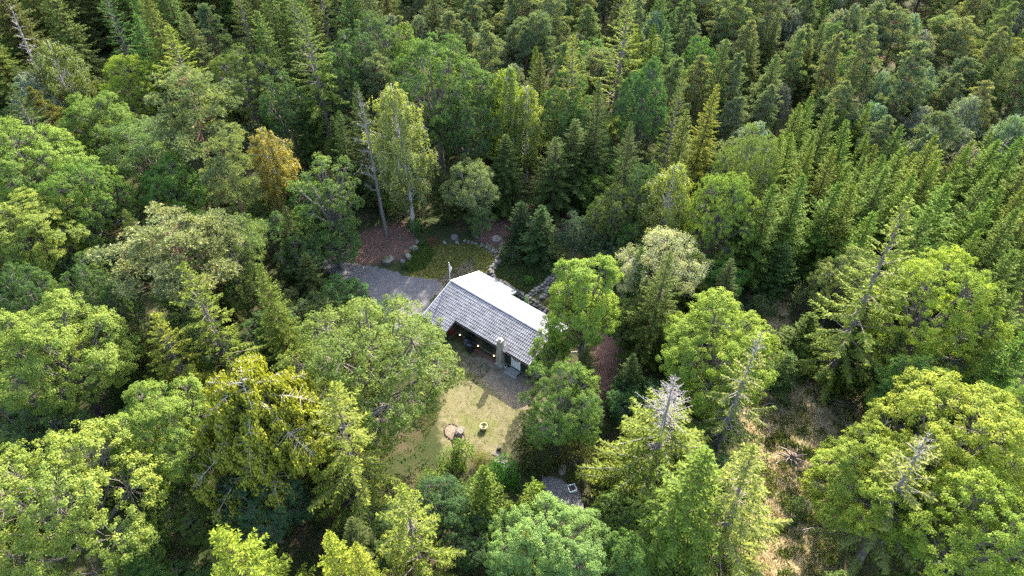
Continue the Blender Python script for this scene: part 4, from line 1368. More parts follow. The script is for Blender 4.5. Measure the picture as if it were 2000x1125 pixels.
crown('bush', 845, 950, 80, 2.8, 'shrub', 'sprawling light shrub beside the ragged spruce', (.115, .145, .05), 0, cat='shrub')
crown('bush', 985, 930, 70, 3.2, 'shrub', 'deep green leafy shrub below the stone steps', (.045, .105, .022), 1, cat='shrub')
crown('bush', 925, 965, 80, 2.8, 'shrub', 'fresh green shrub above the young open spruce', (.09, .135, .045), 2, cat='shrub')
crown('bush', 945, 898, 45, 1.3, 'shrub', 'low mossy yellow-green shrub beside the stone steps', (.115, .105, .025), 2, cat='shrub')
# --- right side
conifer('spruce_deadtop', 1320, 732, 17, 270, 'spruce_tree', 'wide spruce with a bleached bare crown tip', (.100, .125, .026), 0)
conifer('spruce', 1372, 878, 17, 235, 'spruce_tree', 'full green spruce in front of the bare-tipped spruce', (.100, .125, .026), 1)
conifer('spruce_ragged', 1492, 872, 17, 205, 'spruce_tree', 'pale thin spruce at the edge of the straw clearing', (.125, .140, .040), 0)
crown('maple', 1400, 690, 235, 13, 'maple_tree', 'bright spreading maple between feathery tree and straw clearing', MAP_Y, 0)
conifer('spruce_dying', 1483, 638, 18, 135, 'spruce_tree', 'dying grey lichened spruce in front of the spreading maple', (.125, .130, .045), 0)
conifer('spruce_ragged', 1790, 393, 23, 170, 'spruce_tree', 'tall pale spruce with a long bare grey stem', (.120, .135, .032), 0)
conifer('spruce', 1715, 585, 12, 110, 'spruce_tree', 'olive spruce with boughs to the ground beneath the tall pale spruce', SP_MID, 1)
conifer('spruce', 1765, 650, 10, 105, 'spruce_tree', 'dark low spruce between tall pale spruce and big bright maple', SP_DARK, 2)
crown('beech', 1640, 560, 120, 11, 'birch_tree', 'pinkish tipped pale birch behind the tall pale spruce', (.140, .145, .060), 0)
crown('maple', 1810, 620, 235, 15, 'maple_tree', 'big bright maple beside the tall pale spruce', MAP_Y, 2)
crown('maple', 1790, 790, 150, 11, 'maple_tree', 'green maple under the big bright maple', MAP_M, 1)
crown('maple', 1850, 870, 300, 15, 'maple_tree', 'spreading yellow-green maple over the clearing corner', MAP_Y, 0)
crown('maple', 1705, 945, 225, 12, 'maple_tree', 'yellow-green maple reaching into the straw clearing', MAP_Y, 1)
crown('maple', 1900, 1060, 300, 14, 'maple_tree', 'dense yellow-green maple at the bottom corner', MAP_Y, 2)
crown('maple', 1980, 840, 160, 13, 'maple_tree', 'pale maple beside the spreading yellow-green maple', MAP_L, 2)
conifer('spruce_dying', 1852, 862, 17, 190, 'spruce_tree', 'thin grey-limbed spruce growing through the yellow-green maples', (.125, .130, .045), 0)
conifer('young', 1536, 478, 7, 90, 'spruce_tree', 'young blue-green spruce at the plantation edge', (.065, .100, .040), 1)
conifer('young', 1588, 612, 7, 115, 'spruce_tree', 'dark full spruce at the head of the straw clearing', (.060, .082, .024), 0)
conifer('young', 1540, 690, 5, 80, 'spruce_tree', 'small pale young spruce on the clearing edge', (.080, .115, .050), 1)
crown('bush', 1488, 598, 60, 2.4, 'shrub', 'rounded sage green shrub on the bare slope', (.085, .105, .055), 1, cat='shrub')
crown('bush', 1570, 585, 60, 3.4, 'shrub', 'silvery shrub beside the dark full spruce', (.14, .15, .11), 2, cat='shrub')
crown('bush', 1560, 990, 45, 1.6, 'shrub', 'low green shrub in the straw clearing near the stump', (.07, .10, .04), 1, cat='shrub')
conifer('young', 1060, 400, 8, 100, 'spruce_tree', 'dark bluish young spruce inside the walled garden bed', (.036, .058, .026), 0)
conifer('young', 1020, 395, 6, 70, 'spruce_tree', 'darker small spruce behind the walled garden bed', (.036, .056, .030), 1)
crown('oak', 1122, 455, 80, 7.5, 'oak_tree', 'dark bluish oak sapling beside the young spruce', (.034, .056, .036), 1)
crown('bush', 1000, 495, 55, 1.8, 'shrub', 'dark shrub at the foot of the young garden spruce', (.036, .052, .024), 0, cat='shrub')
crown('bush', 1032, 548, 22, 1.0, 'shrub', 'small fresh green shrub inside the stone wall corner', (.07, .12, .03), 1, cat='shrub')
crown('bush', 845, 474, 26, .8, 'shrub', 'low rusty red shrub on the back lawn', (.17, .05, .045), 2, cat='shrub')
crown('bush', 812, 445, 34, 2.0, 'shrub', 'green leafy shrub at the birch stem foot', (.05, .10, .03), 1, cat='shrub')
crown('bush', 790, 520, 18, .7, 'shrub', 'small dark bush before the boulders', (.035, .06, .025), 1, cat='shrub')
crown('bush', 852, 658, 26, .9, 'shrub', 'dark leafy plant against the wall of the projecting bay', (.03, .06, .025), 1, cat='shrub')
N_HERO = len(TREES)

# ------------------------------------------------------------------ the rest of the wood, tree by tree
KEEP_CLEAR = [YARD, [(690, 440), (815, 425), (1120, 395), (1110, 480), (1000, 500), (690, 520)], [(1480, 555), (1535, 545), (1560, 640), (1570, 740), (1680, 760), (1650, 900), (1640, 1000), (1580, 1125), (1480, 1125), (1500, 900), (1540, 760)], [(1705, 50), (1805, 52), (1790, 74), (1715, 72)], [(1060, 900), (1130, 930), (1140, 990), (1075, 985)]]
R_PLANT = [(1455, 250), (1530, 180), (1640, 165), (1740, 215), (1850, 250), (2150, 250), (2150, 760), (1990, 640), (1930, 480), (1800, 400), (1700, 430), (1560, 455), (1520, 380)]
fr = random.Random(2024)
C_PINE = [(.135, .145, .115), (.150, .158, .118), (.170, .165, .110), (.118, .132, .105), (.140, .156, .100)]
import re as _re
HERO_SHORT = []
for o in list(COL.objects):
    if o.type == 'EMPTY' and o.get('category') == 'tree':
        sh = _re.split(r' (?:at|below|beside|between|behind|with|above|under|in|over|before|towards|filling|beyond|squeezed|poking|leaning|standing|growing|reaching|touching|hanging|peeping|tucked|wedged|low|already|inside|rising|towering|next|right|half|on|the|spreading|shading) ', o['label'])[0]
        HERO_SHORT.append((o.location.x, o.location.y, sh))
def describe(label, kind, v, s, hs, col, x, y):
    """fill in what sets this tree apart: build, size, tone, or the tree it grows beside"""
    if '{near}' in label:
        n_ = min(HERO_SHORT, key=lambda e: (e[0] - x) ** 2 + (e[1] - y) ** 2)[2]
        label = label.replace('{near}', ' '.join(n_.split()[:7]))
    if '{build}' in label:
        if kind == 'pine': b_ = ('pointed', 'slender pointed', 'tiered pointed', 'wide loose', 'high-stemmed open')[v % 5]
        elif kind == 'birch': b_ = ('long-crowned', 'slim', 'broad')[v % 3]
        elif kind == 'plantation': b_ = 'wide-skirted' if s / hs > 1.03 else 'narrow'
        else: b_ = 'grey-hearted' if kind == 'spruce_ragged' else ('full', 'drooping', 'uneven')[v % 3]
        label = label.replace('{build}', b_)
    if '{size}' in label:
        lo, hi = {'pine': (.83, .97), 'plantation': (.83, 1.0), 'birch': (.68, .76)}.get(kind, (.86, .96) if hs > .78 else (.6, .68))
        label = label.replace('{size}', 'short' if hs < lo else 'tall' if hs > hi else 'mid-sized')
    if '{tone}' in label:
        label = label.replace('{tone}', 'olive-toned' if col[0] / col[1] > .97 else 'pale' if col[1] > .135 else 'darker' if col[1] < .122 else 'grey-green')
    return label
def try_tree(x, y, kind, v, s, hs, name, label, col, group, hero_gap=.55, clear=True):
    p = PR[kind][v % len(PR[kind])]
    h, R = p[2] * hs, p[3] * s
    if clear:
        for dz in (0.0, .3, .6, .85, 1.0):
            k = 1.0 if dz < .7 else .5
            for dx in (-R * k, 0, R * k):
                q = proj((x + dx, y, h * dz))
                for poly in KEEP_CLEAR:
                    if inside(poly, *q): return None
    for (tx, ty, tr, th) in TREES[:N_HERO]:
        if math.hypot(tx - x, ty - y) < (tr + R) * hero_gap: return None
    if inside(W_YARD, x, y): return None
    label = describe(label, kind, v, s, hs, col, x, y)
    return plant(kind, v, x, y, s, hs, fr.uniform(0, 6.28), name, label, col, group)

count = {}
def hidden_or_far(x, y, h):
    a, b = proj((x, y, h)), proj((x, y, 0))
    return (b[1] < -60) or (a[1] > 1150) or max(a[0], b[0]) < -110 or min(a[0], b[0]) > 2110

# the plantation: planted rows
th = math.radians(28)
for i in range(-40, 60):
    for j in range(-40, 60):
        u, v_ = i * 3.9 + fr.uniform(-1.0, 1.0), j * 3.4 + fr.uniform(-1.1, 1.1)
        x, y = 45 + u * math.cos(th) - v_ * math.sin(th), 75 + u * math.sin(th) + v_ * math.cos(th)
        hs = fr.uniform(.68, 1.15)
        a = proj((x, y, 12.5 * hs))
        if not inside(R_PLANT, *a) or a[0] > 2080: continue
        g = fr.uniform(.85, 1.15)
        try_tree(x, y, 'plantation', fr.randrange(4), hs * fr.uniform(.85, 1.2), hs, 'plantation_spruce', '{size} {build} fresh green spruce in the planted stand', (PL_G[0] * g * fr.uniform(.9, 1.15), PL_G[1] * g, PL_G[2]), 'spruces of the planted stand', .45)
# everything else on a jittered grid, farther rows wider
y = 16.0
rows = []
while y < 172:
    stp = 3.6 if y < 60 else 4.4 if y < 80 else 5.1
    hw_ = 44 + (y - 24) * .56 + 8
    x = -hw_
    while x < hw_:
        rows.append((x + fr.uniform(-.4, .4) * stp, y + fr.uniform(-.4, .4) * stp))
        x += stp
    y += stp
for (x, y) in rows:
    k = fr.random()
    a = proj((x, y, 12))
    if hidden_or_far(x, y, 16): continue
    if inside(R_PLANT, *a): continue
    if a[0] < 760 + (a[1] - 60) * .2 and a[1] < 95:
        # dark tall spruce wall
        if k < .72:
            try_tree(x, y, 'wall' if k < .58 else 'spruce_ragged', fr.randrange(3), fr.uniform(.85, 1.15), fr.uniform(.8, 1.05), 'wall_spruce', '{size} {build} old spruce behind the {near}', tuple(c * fr.uniform(1.2, 1.8) for c in SP_DARK), 'old dark spruces of the tall stand')
    elif a[1] < 150 and a[0] > 700:
        far = a[1] < 95
        if k < .46:
            try_tree(x, y, 'pine', fr.choice((0, 1, 2, 0, 1, 2, 3)), fr.uniform(.8, 1.25), fr.uniform(.7, 1.1), 'forest_pine', '{size} {build} {tone} pine in the far pine wood', fr.choice(C_PINE), 'pines of the far wood')
        elif k < .68:
            try_tree(x, y, 'birch', fr.randrange(3), fr.uniform(.75, 1.0), fr.uniform(.65, .85), 'forest_birch', '{size} {build} grey-green birch scattered among the far pines', tuple(c * fr.uniform(.8, 1.1) for c in BIR_G), 'birches among the far pines')
        elif k < .75:
            try_tree(x, y, 'oak', fr.randrange(2), fr.uniform(.6, .9), fr.uniform(.7, .95), 'forest_oak', '{tone} leafy tree among the far pines', tuple(c * fr.uniform(.9, 1.5) for c in OAK_M), 'leafy trees among the far pines')
        elif k < .96:
            try_tree(x, y, 'wall' if k < .86 else 'plantation', fr.randrange(3), fr.uniform(.6, .85), fr.uniform(.55, .8), 'forest_spruce', '{build} dark short spruce among the far pines', tuple(c * fr.uniform(1.1, 1.7) for c in SP_DARK), 'spruces among the far pines')
    elif a[0] > 1400 and a[1] < 330:
        if k < .45:
            try_tree(x, y, 'birch', fr.randrange(3), fr.uniform(.7, .95), fr.uniform(.55, .75), 'edge_birch', '{size} {build} silvery birch along the upper edge of the planted spruces', tuple(c * fr.uniform(.9, 1.3) for c in BIR_G), 'birches along the plantation edge')
        elif k < .85:
            try_tree(x, y, 'pine', fr.choice((0, 1, 2, 4)), fr.uniform(.75, 1.0), fr.uniform(.65, .9), 'edge_pine', '{size} {build} {tone} pine along the upper edge of the planted spruces', fr.choice(C_PINE), 'pines along the plantation edge')
    else:
        # between the trees one can tell apart: lower growth
        if k < .26:
            try_tree(x, y, 'oak', fr.randrange(2), fr.uniform(.45, .65), fr.uniform(.38, .55), 'understorey_oak', 'low dark leafy tree growing next to the {near}', tuple(c * fr.uniform(.8, 1.2) for c in OAK_D), 'leafy understorey trees', .4)
        elif k < .48:
            try_tree(x, y, 'maple', fr.randrange(3), fr.uniform(.4, .6), fr.uniform(.4, .58), 'understorey_maple', 'low green maple filling the gap beside the {near}', tuple(c * fr.uniform(.75, 1.05) for c in MAP_M), 'maple understorey trees', .4)
        elif k < .72:
            try_tree(x, y, 'spruce', fr.randrange(3), fr.uniform(.5, .7), fr.uniform(.35, .55), 'understorey_spruce', 'low dark spruce filling the gap beside the {near}', tuple(c * fr.uniform(.9, 1.3) for c in SP_DARK), 'spruce understorey trees', .4)
print('TREES', N_HERO, len(TREES))

# ------------------------------------------------------------------ stones, garden things and ground cover
def rock_mesh(seed, sub=2, flat=.8, rough=.22):
    bm = bmesh.new()
    bmesh.ops.create_icosphere(bm, subdivisions=sub, radius=1.0)
    r = np.random.default_rng(seed)
    pl = unit(r.normal(size=(7, 3)))
    dd = r.uniform(.62, .9, 7)
    for v in bm.verts:
        p = np.array(v.co)
        for n_, d_ in zip(pl, dd):
            k = p @ n_
            if k > d_: p = p - n_ * (k - d_) * .85
        p = p * (1 + r.normal(0, rough * .35)) * [1, 1, flat]
        v.co = p
    m_ = bpy.data.meshes.new('stone')
    bm.to_mesh(m_); bm.free()
    return m_
def rock_material(name, c, moss):
    m, nt, out = nodes_mat(name)
    tc = nd(nt, 'ShaderNodeTexCoord')
    oi = nd(nt, 'ShaderNodeObjectInfo')
    va = nd(nt, 'ShaderNodeVectorMath', operation='ADD')
    sc = nd(nt, 'ShaderNodeVectorMath', operation='SCALE'); sc.inputs[0].default_value = (7, 13, 5)
    nt.links.new(oi.outputs['Random'], sc.inputs['Scale'])
    nt.links.new(tc.outputs['Object'], va.inputs[0]); nt.links.new(sc.outputs[0], va.inputs[1])
    f1 = noise(nt, 2.5, 6, .7, vec=va.outputs[0])
    f2 = noise(nt, 1.1, 3, .6, vec=va.outputs[0])
    col = ramp(nt, f1, [(.3, tuple(x * .5 for x in c)), (.5, c), (.72, tuple(min(1, x * 1.6) for x in c))])
    fac = ramp(nt, f2, [(.5, 0.0), (.62, moss)])
    col = mixrgb(nt, 'MIX', fac, col, (.075, .075, .018))
    k = nd(nt, 'ShaderNodeMapRange'); k.inputs['To Min'].default_value = .7; k.inputs['To Max'].default_value = 1.25
    nt.links.new(oi.outputs['Random'], k.inputs['Value'])
    col = mixrgb(nt, 'MULTIPLY', 1.0, col, k.outputs[0])
    b = nd(nt, 'ShaderNodeBsdfPrincipled'); b.inputs['Roughness'].default_value = .9; b.inputs['Specular IOR Level'].default_value = .2
    nt.links.new(col, b.inputs['Base Color'])
    bp = nd(nt, 'ShaderNodeBump'); bp.inputs['Strength'].default_value = .5; bp.inputs['Distance'].default_value = .05
    nt.links.new(f1, bp.inputs['Height']); nt.links.new(bp.outputs[0], b.inputs['Normal'])
    nt.links.new(b.outputs[0], out.inputs[0])
    return m
M_STONE = rock_material('field_stone', (.155, .14, .125), .55)
M_MOSSY = rock_material('mossy_stone', (.17, .155, .13), 1.0)
M_PALE = rock_material('pale_stone', (.20, .18, .155), .6)
ROCKS = [rock_mesh(s) for s in range(200, 206)]
for m_ in ROCKS: m_.materials.append(M_STONE)
ROCKS_M = [m_.copy() for m_ in ROCKS]
for m_ in ROCKS_M: m_.materials.clear(); m_.materials.append(M_MOSSY)
ROCKS_P = [m_.copy() for m_ in ROCKS]
for m_ in ROCKS_P: m_.materials.clear(); m_.materials.append(M_PALE)
sr = random.Random(31)

def stone_wall(pix, label, wid=.55, height=.6, size=.24):
    pts = [G(x, y) for x, y in pix]
    t = props(empty('stone_wall', (pts[0].x, pts[0].y, 0)), label, 'stone wall', 'dry stone walls behind the cabin')
    for a, b in zip(pts[:-1], pts[1:]):
        L = (b - a).length
        d = (b - a) / L
        nrm = Vector((-d.y, d.x, 0))
        n = max(1, int(L / (size * 1.75)))
        for lay in range(2):
            for i in range(n):
                for k in (-1, 1) if lay == 0 else (0,):
                    q = a + d * L * ((i + .5 + .5 * lay + sr.uniform(-.15, .15)) / n) + nrm * (k * wid * .27 + sr.uniform(-.06, .06))
                    s = size * sr.uniform(.8, 1.3)
                    o = link('stone', sr.choice(ROCKS), t, None, (q.x - pts[0].x, q.y - pts[0].y, s * .45 + lay * height * .5))
                    o.rotation_euler = (sr.uniform(-.3, .3), sr.uniform(-.3, .3), sr.uniform(0, 6.28))
                    o.scale = (s * sr.uniform(1, 1.35), s, s * sr.uniform(.75, 1))
    return t
stone_wall([(982, 478), (978, 500), (968, 517), (957, 532), (966, 549), (985, 558), (1003, 569), (1022, 580), (1042, 592), (1062, 606), (1084, 620)], 'long dry stone wall bending round the back of the cabin')
stone_wall([(1034, 579), (1052, 566), (1070, 552), (1083, 538), (1092, 524)], 'straight dry stone wall dividing garden bed and side lawn')
stone_wall([(1071, 562), (1066, 574), (1056, 584)], 'short stub of dry stone wall closing a small triangle', .3, .4)

def rock(px, py, s, label, me_list, cat='boulder', name='boulder', sc=(1, 1, 1), group=None, sink=.38):
    P = G(px, py)
    o = link(name, sr.choice(me_list), None, None, (P.x, P.y, gz(P.x, P.y) + s * sc[2] * (.8 - sink * 1.3)))
    o.rotation_euler = (sr.uniform(-.2, .2), sr.uniform(-.2, .2), sr.uniform(0, 6.28))
    o.scale = (s * sc[0], s * sc[1], s * sc[2])
    return props(o, label, cat, group)
rock(758, 512, .8, 'largest mossy boulder at the bend of the driveway', ROCKS_M)
rock(786, 512, .42, 'pale boulder between the largest boulder and the green grass', ROCKS_P, sc=(.8, 1, 1))
rock(797, 503, .6, 'yellow mossy boulder on the corner of the back lawn', ROCKS_M, sc=(.7, 1.1, .9))
rock(810, 486, .48, 'mossy boulder just behind the yellow mossy boulder', ROCKS_M)
rock(803, 486, .25, 'small whitish stone against the mossy boulder', ROCKS_P, 'stone', 'stone')
rock(814, 473, .3, 'whitish stone at the head of the boulder row', ROCKS_P, 'stone', 'stone')
rock(888, 466, .55, 'grey boulder at the far edge of the back lawn', ROCKS)
rock(893, 475, .3, 'small pale stone in front of the grey lawn boulder', ROCKS_P, 'stone', 'stone')
rock(869, 474, .3, 'flat white stone lying beside the grey lawn boulder', ROCKS_P, 'stone', 'stone', sc=(1.6, .8, .5))
rock(932, 464, .35, 'grey stone under the silver-grey willow', ROCKS)
for i, (x, y) in enumerate(((908, 471), (915, 473), (922, 475), (930, 477), (942, 480), (950, 484), (957, 487), (964, 491), (969, 495))):
    rock(x, y, .24, 'small pale edging stone along the back lawn border', ROCKS_P if i % 2 else ROCKS, 'stone', 'edging_stone', group='edging stones of the back lawn')
for i in range(70):
    t_ = sr.random()
    rock(945 + 40 * t_ + sr.uniform(-8, 8), 478 + 28 * t_ + sr.uniform(-6, 6), sr.uniform(.07, .14), 'fist-sized pale rubble stone by the wall end', ROCKS_P if i % 3 else ROCKS_M, 'stone', 'rubble_stone', group='rubble at the wall end')
# rock outcrop among the leafy trees
rock(62, 835, 1.9, 'grey rock outcrop showing between the oaks', ROCKS, 'rock', 'rock_outcrop', (1.1, 1.5, .55))
rock(52, 805, 1.2, 'smaller flat rock above the grey outcrop', ROCKS, 'rock', 'rock_outcrop', (1.2, 1.0, .4))
rock(1098, 920, .5, 'pale stone under the brownish shrub', ROCKS_P, 'stone', 'stone', (1.2, .8, .6))

# concrete well cover
P = G(970, 467)
t = props(empty('well_cover', (P.x, P.y, gz(P.x, P.y))), 'round pale concrete well cover on the litter behind the lawn', 'well cover')
mb = MB(); mb.lathe([(.62, -.1), (.62, .16), (.58, .2), (.0, .2)], 24); link('ring', mb.mesh('ring'), t, M_CONC)
mb = MB(); mb.lathe([(.50, .19), (.50, .25), (.45, .27), (.0, .27)], 24); link('lid', mb.mesh('lid'), t, M_PALE)
mb = MB(); mb.tube([(-.09, 0, .26), (-.08, 0, .32), (.08, 0, .32), (.09, 0, .26)], .015, 5); link('handle', mb.mesh('handle'), t, M_DARK)

# large pot on the front lawn
P = G(945, 837)
pot(0, 0, 0, .98, simple('cream_glaze', (.48, .44, .26), .5, .1, 3), 'large cream yellow pot with flowers on the sunny front lawn', (.10, .10, .02), world=(P.x, P.y, .0), rz=.4)

# kidney bed with dark edging and a boulder
P0 = G(889, 846)
t = props(empty('planting_bed', (P0.x, P0.y, 0)), 'kidney shaped bare bed with dark brick edging on the front lawn', 'bed')
ctr = [(868, 838), (874, 830), (883, 828), (893, 833), (899, 843), (907, 850), (909, 858), (903, 863), (890, 863), (880, 858), (870, 850)]
cp = [G(x, y) - P0 for x, y in ctr]
mb = MB(); mb.add([(p.x * .97, p.y * .97, .035) for p in cp] + [(0, 0, .08)], [(i, (i + 1) % len(cp), len(cp)) for i in range(len(cp))]); 
link('soil', mb.mesh('soil'), t, simple('bare_soil', (.15, .115, .08), .95, .5, 5, bump=.8))
mb = MB(); mb.box(-.11, .11, -.05, .05, -.04, .10); eb = mb.mesh('edging_brick'); M_EDGE = simple('dark_edging', (.060, .045, .036), .9, .4, 6)
for i in range(len(cp)):
    a, b = cp[i], cp[(i + 1) % len(cp)]
    k = max(1, int((b - a).length / .23))
    for j in range(k):
        q = a + (b - a) * ((j + .5) / k)
        o = link('edging_brick', eb, t, M_EDGE, (q.x, q.y, sr.uniform(-.01, .015)))
        o.rotation_euler = (sr.uniform(-.08, .08), sr.uniform(-.08, .08), math.atan2((b - a).y, (b - a).x) + sr.uniform(-.12, .12))
rock(898, 848, .62, 'pale grey boulder lying in the brick-edged bed', ROCKS_P, sc=(.75, 1.1, .9), sink=.12)

# stone steps leaving the lawn
slab_m = M_PALE
for i, (x, y, a, w, d) in enumerate(((968, 886, .3, .8, .5), (978, 893, -.1, .9, .6), (972, 900, .2, .7, .5), (984, 903, .5, .8, .5), (990, 911, .1, .6, .5))):
    P = G(x, y)
    bm = bmesh.new()
    vs = [bm.verts.new((w / 2 * math.cos(k * 1.047 + a) * sr.uniform(.85, 1.1), d / 2 * math.sin(k * 1.047 + a) * sr.uniform(.85, 1.1), .07)) for k in range(6)]
    f = bm.faces.new(vs); e = bmesh.ops.extrude_face_region(bm, geom=[f])
    for v in e['geom']:
        if isinstance(v, bmesh.types.BMVert): v.co.z -= .14
    bmesh.ops.recalc_face_normals(bm, faces=bm.faces[:])
    sm_ = bpy.data.meshes.new('step_slab'); bm.to_mesh(sm_); bm.free()
    props(link('step_slab', sm_, None, slab_m, (P.x, P.y, gz(P.x, P.y) + .02 * i % .04)), 'pale flagstone of the stepping path leaving the front lawn', 'flagstone', 'flagstones below the lawn')
rock(975, 878, .34, 'dark upright stone beside the flagstones', ROCKS, 'stone', 'stone', (.7, .7, 1.2))
# white framed box
P = G(1117, 957)
t = props(empty('framed_box', (P.x, P.y, gz(P.x, P.y)), .3), 'square white framed planter box on the gravel', 'planter')
for (a, b, c, d) in ((-.36, .36, -.36, -.28), (-.36, .36, .28, .36), (-.36, -.28, -.278, .278), (.28, .36, -.278, .278)):
    mb = MB(); mb.box(a, b, c, d, -.1, .34); link('side_board', mb.mesh('side_board'), t, M_WHITE)
mb = MB(); mb.box(-.279, .279, -.277, .277, -.1, .22); link('soil', mb.mesh('soil'), t, simple('box_soil', (.07, .05, .045), .95, .4, 8))

# uprooted stump and fallen branches in the clearing
P = G(1545, 898)
t = props(empty('tree_stump', (P.x, P.y, gz(P.x, P.y))), 'weathered uprooted stump with splayed roots in the straw clearing', 'stump')
mb = MB(); mb.tube([(0, 0, -.1), (.05, 0, .25), (.1, .05, .6)], [.42, .32, .27], 9); link('stump_body', mb.mesh('stump_body'), t, M_BARK, color=(.16, .12, .09))
for i in range(9):
    a = i * .7 + sr.uniform(-.2, .2); l = sr.uniform(.8, 1.7)
    mb = MB(); mb.tube([(.2 * math.cos(a), .2 * math.sin(a), .2), (.55 * l * math.cos(a), .55 * l * math.sin(a), .28 + sr.uniform(-.1, .2)), (l * math.cos(a + .2), l * math.sin(a + .2), sr.uniform(0, .35))], [.11, .08, .03], 5)
    link('root', mb.mesh('root'), t, M_BARK, color=(.24, .19, .15))
def fallen(px, py, l, a, lab, grp='fallen branches in the straw clearing'):
    P = G(px, py)
    t = props(empty('fallen_branch', (P.x, P.y, gz(P.x, P.y) + .08), a), lab, 'branch', grp)
    mb = MB(); mb.tube([(-l / 2, 0, .02), (-l * .1, .1, .08), (l * .25, 0, .05), (l / 2, .12, .02)], [.05, .045, .03, .012], 5); link('limb', mb.mesh('limb'), t, M_BARK, color=(.30, .26, .23))
    for i in range(7):
        x = -l * .35 + i * l * .12
        mb = MB(); s_ = sr.choice((-1, 1)); mb.tube([(x, .05, .06), (x + .25 * l * .5, s_ * sr.uniform(.2, .5), .12)], [.02, .007], 3); link('twig', mb.mesh('twig'), t, M_BARK, color=(.30, .26, .23))
for (x, y, l, a) in ((1480, 815, 2.6, -.6), (1492, 830, 2.0, -.9), (1600, 820, 2.4, 1.4), (1560, 1010, 1.8, .2), (1590, 1035, 2.2, .1), (1575, 985, 1.4, 1.0), (1530, 900, 2.0, .5), (1505, 790, 1.6, .3), (1640, 790, 2.2, -.5)):
    fallen(x, y, l, a, 'bleached fallen branch lying in the straw clearing')

# --- ground cover nobody could count
def scatter_poly(poly, n, r_):
    xs_ = [p[0] for p in poly]; ys_ = [p[1] for p in poly]
    X = r_.uniform(min(xs_), max(xs_), n * 3); Y = r_.uniform(min(ys_), max(ys_), n * 3)
    m = sdist(poly, X, Y) < 0
    return X[m][:n], Y[m][:n]
gr = np.random.default_rng(55)
hp = [tuple(hw(x, y)[:2]) for x, y in ((-.0, -A1 + .3), (C1, -A1 + .3), (C1, -A2 + .3), (LEN, -A2 + .3), (LEN, B2), (C2, B2), (C2, B1), (0, B1))]
drive = wpoly([(600, 486), (690, 512), (735, 522), (800, 541), (846, 545), (862, 556), (850, 575), (838, 592), (818, 640), (760, 650), (745, 600), (680, 548), (600, 512)])
def tufts(name, X, Y, per, hmin, hmax, wid, lean, col, label, cat, mat=None, spread=.06):
    ok = (sdist(hp, X, Y) > 0) & (sdist(drive, X, Y) > .1)
    X, Y = X[ok], Y[ok]
    n = len(X)
    bx = np.repeat(X, per) + gr.normal(0, spread, n * per); by = np.repeat(Y, per) + gr.normal(0, spread, n * per)
    bz = np.repeat(gz_arr(X, Y), per)
    L = gr.uniform(hmin, hmax, n * per)
    D = unit(np.stack([gr.normal(0, lean, n * per), gr.normal(0, lean, n * per), np.ones(n * per)], -1))
    C = np.stack([bx, by, bz], -1) + D * L[:, None] * .45
    q = leaf_quads(C, D, gr.normal(size=(n * per, 3)), L, np.full(n * per, wid) * gr.uniform(.7, 1.4, n * per), .3, 0)
    tint = np.clip(np.repeat(gr.normal(.5, .22, n), per) + gr.normal(0, .1, n * per), 0, 1)
    o = link(name, quad_mesh(name, q, tint), None, mat or M_GRASS, color=col)
    return props(o, label, cat, kind='stuff')
X, Y = scatter_poly(Z_LAWN, 420, gr)
tufts('lawn_grass', X, Y, 22, .03, .09, .03, .9, (.135, .140, .045), 'short green tussocks in the dry front lawn', 'grass', spread=.16)
X, Y = scatter_poly(wpoly([(815, 655), (905, 680), (960, 720), (920, 760), (880, 740), (870, 790), (830, 860), (810, 800)]), 2600, gr)
tufts('green_lawn_grass', X, Y, 5, .05, .14, .04, .6, (.10, .125, .03), 'greener grass patches on the shaded side of the front lawn', 'grass')
X, Y = scatter_poly(Z_MOSS, 7000, gr)
tufts('back_lawn_grass', X, Y, 4, .05, .14, .04, .7, (.125, .115, .03), 'mossy yellowish grass of the back lawn', 'grass')
X, Y = scatter_poly(wpoly([(808, 480), (835, 470), (850, 495), (830, 525), (795, 535), (790, 515)]), 2200, gr)
tufts('fresh_grass', X, Y, 5, .08, .2, .045, .6, (.075, .125, .022), 'fresh green grass beside the mossy boulders', 'grass')
X, Y = scatter_poly(Z_LAWN2, 3000, gr)
tufts('side_lawn_grass', X, Y, 5, .05, .14, .04, .6, (.10, .105, .03), 'olive grass of the side lawn beyond the stone wall', 'grass')
X, Y = scatter_poly(Z_BED, 3500, gr)
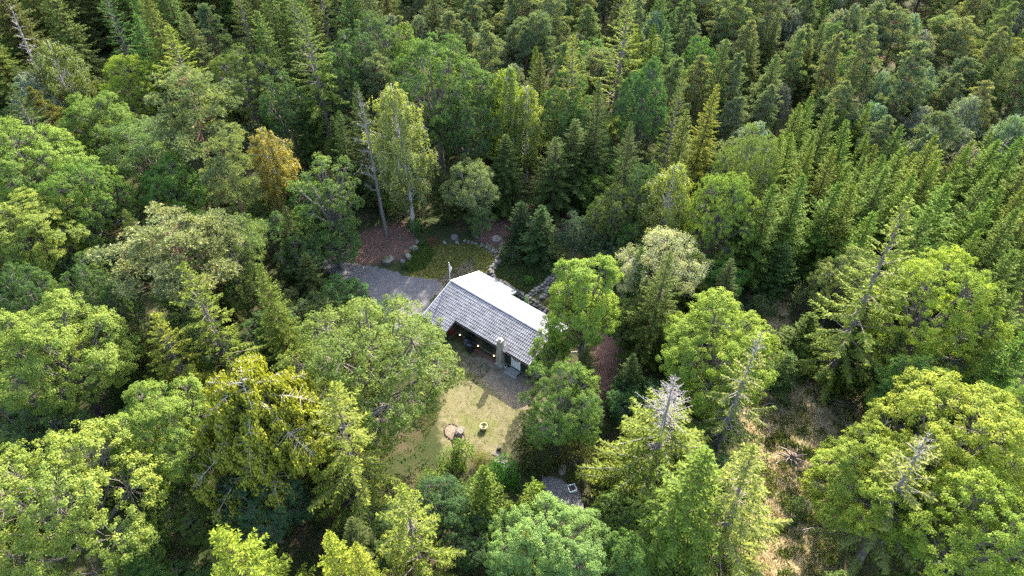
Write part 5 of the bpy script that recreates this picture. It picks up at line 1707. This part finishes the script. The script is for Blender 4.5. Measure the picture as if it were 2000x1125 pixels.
tufts('bed_plants', X, Y, 6, .08, .3, .06, .9, (.075, .10, .03), 'low weedy plants in the walled garden bed', 'plants', spread=.12)
X, Y = scatter_poly(Z_STRAW, 1500, gr)
tufts('straw_grass', X, Y, 18, .1, .34, .04, 1.2, (.28, .225, .11), 'dry straw coloured grass of the clearing', 'grass', spread=.22)
X, Y = scatter_poly(Z_STRAW, 240, gr)
tufts('clearing_herbs', X, Y, 60, .12, .45, .10, .9, (.10, .125, .035), 'olive green herbs scattered in the clearing', 'plants', M_LEAF, .33)
# litter leaves
for nm, poly, n, col, lab in (('leaf_litter', Z_RED[0], 6000, (.19, .115, .092), 'fallen reddish brown leaves on the bank by the boulders'), ('needle_litter', Z_RED[1], 3500, (.19, .105, .085), 'reddish litter under the dark spruces')):
    X, Y = scatter_poly(poly, n, gr)
    ok = sdist(drive, X, Y) > -.6
    X, Y = X[ok], Y[ok]; n = len(X)
    C = np.stack([X, Y, gz_arr(X, Y) + .03], -1)
    q = leaf_quads(C, gr.normal(size=(n, 3)) * [1, 1, .2], gr.normal(0, .35, (n, 3)) + [0, 0, 1], gr.uniform(.07, .15, n), gr.uniform(.05, .09, n))
    props(link(nm, quad_mesh(nm, q, gr.random(n)), None, M_LITTER, color=col), lab, 'leaves', kind='stuff')
# bilberry and fern carpet over the whole forest floor
n = 8500
Y = 18 + 150 * gr.random(n) ** 1.3
X = gr.uniform(-1, 1, n) * (46 + (Y - 24) * .58)
ok = (sdist(W_YARD, X, Y) > .5) & (sdist(Z_STRAW, X, Y) > 0) & (sdist(Z_RED[0], X, Y) > 0) & (sdist(Z_RED[1], X, Y) > 0) & (sdist(Z_RED[2], X, Y) > 0)
X, Y = X[ok], Y[ok]
tufts('forest_undergrowth', X, Y, 13, .12, .34, .10, 1.0, (.065, .105, .026), 'bilberry and fern carpet under the forest trees', 'undergrowth', M_LEAF, .28)
n = 3500
X, Y = scatter_poly(Z_RED[2], n, gr)
tufts('heath_undergrowth', X, Y, 6, .15, .45, .1, 1.0, (.15, .085, .05), 'rusty heath vegetation in the far opening', 'undergrowth', M_LITTER, .25)
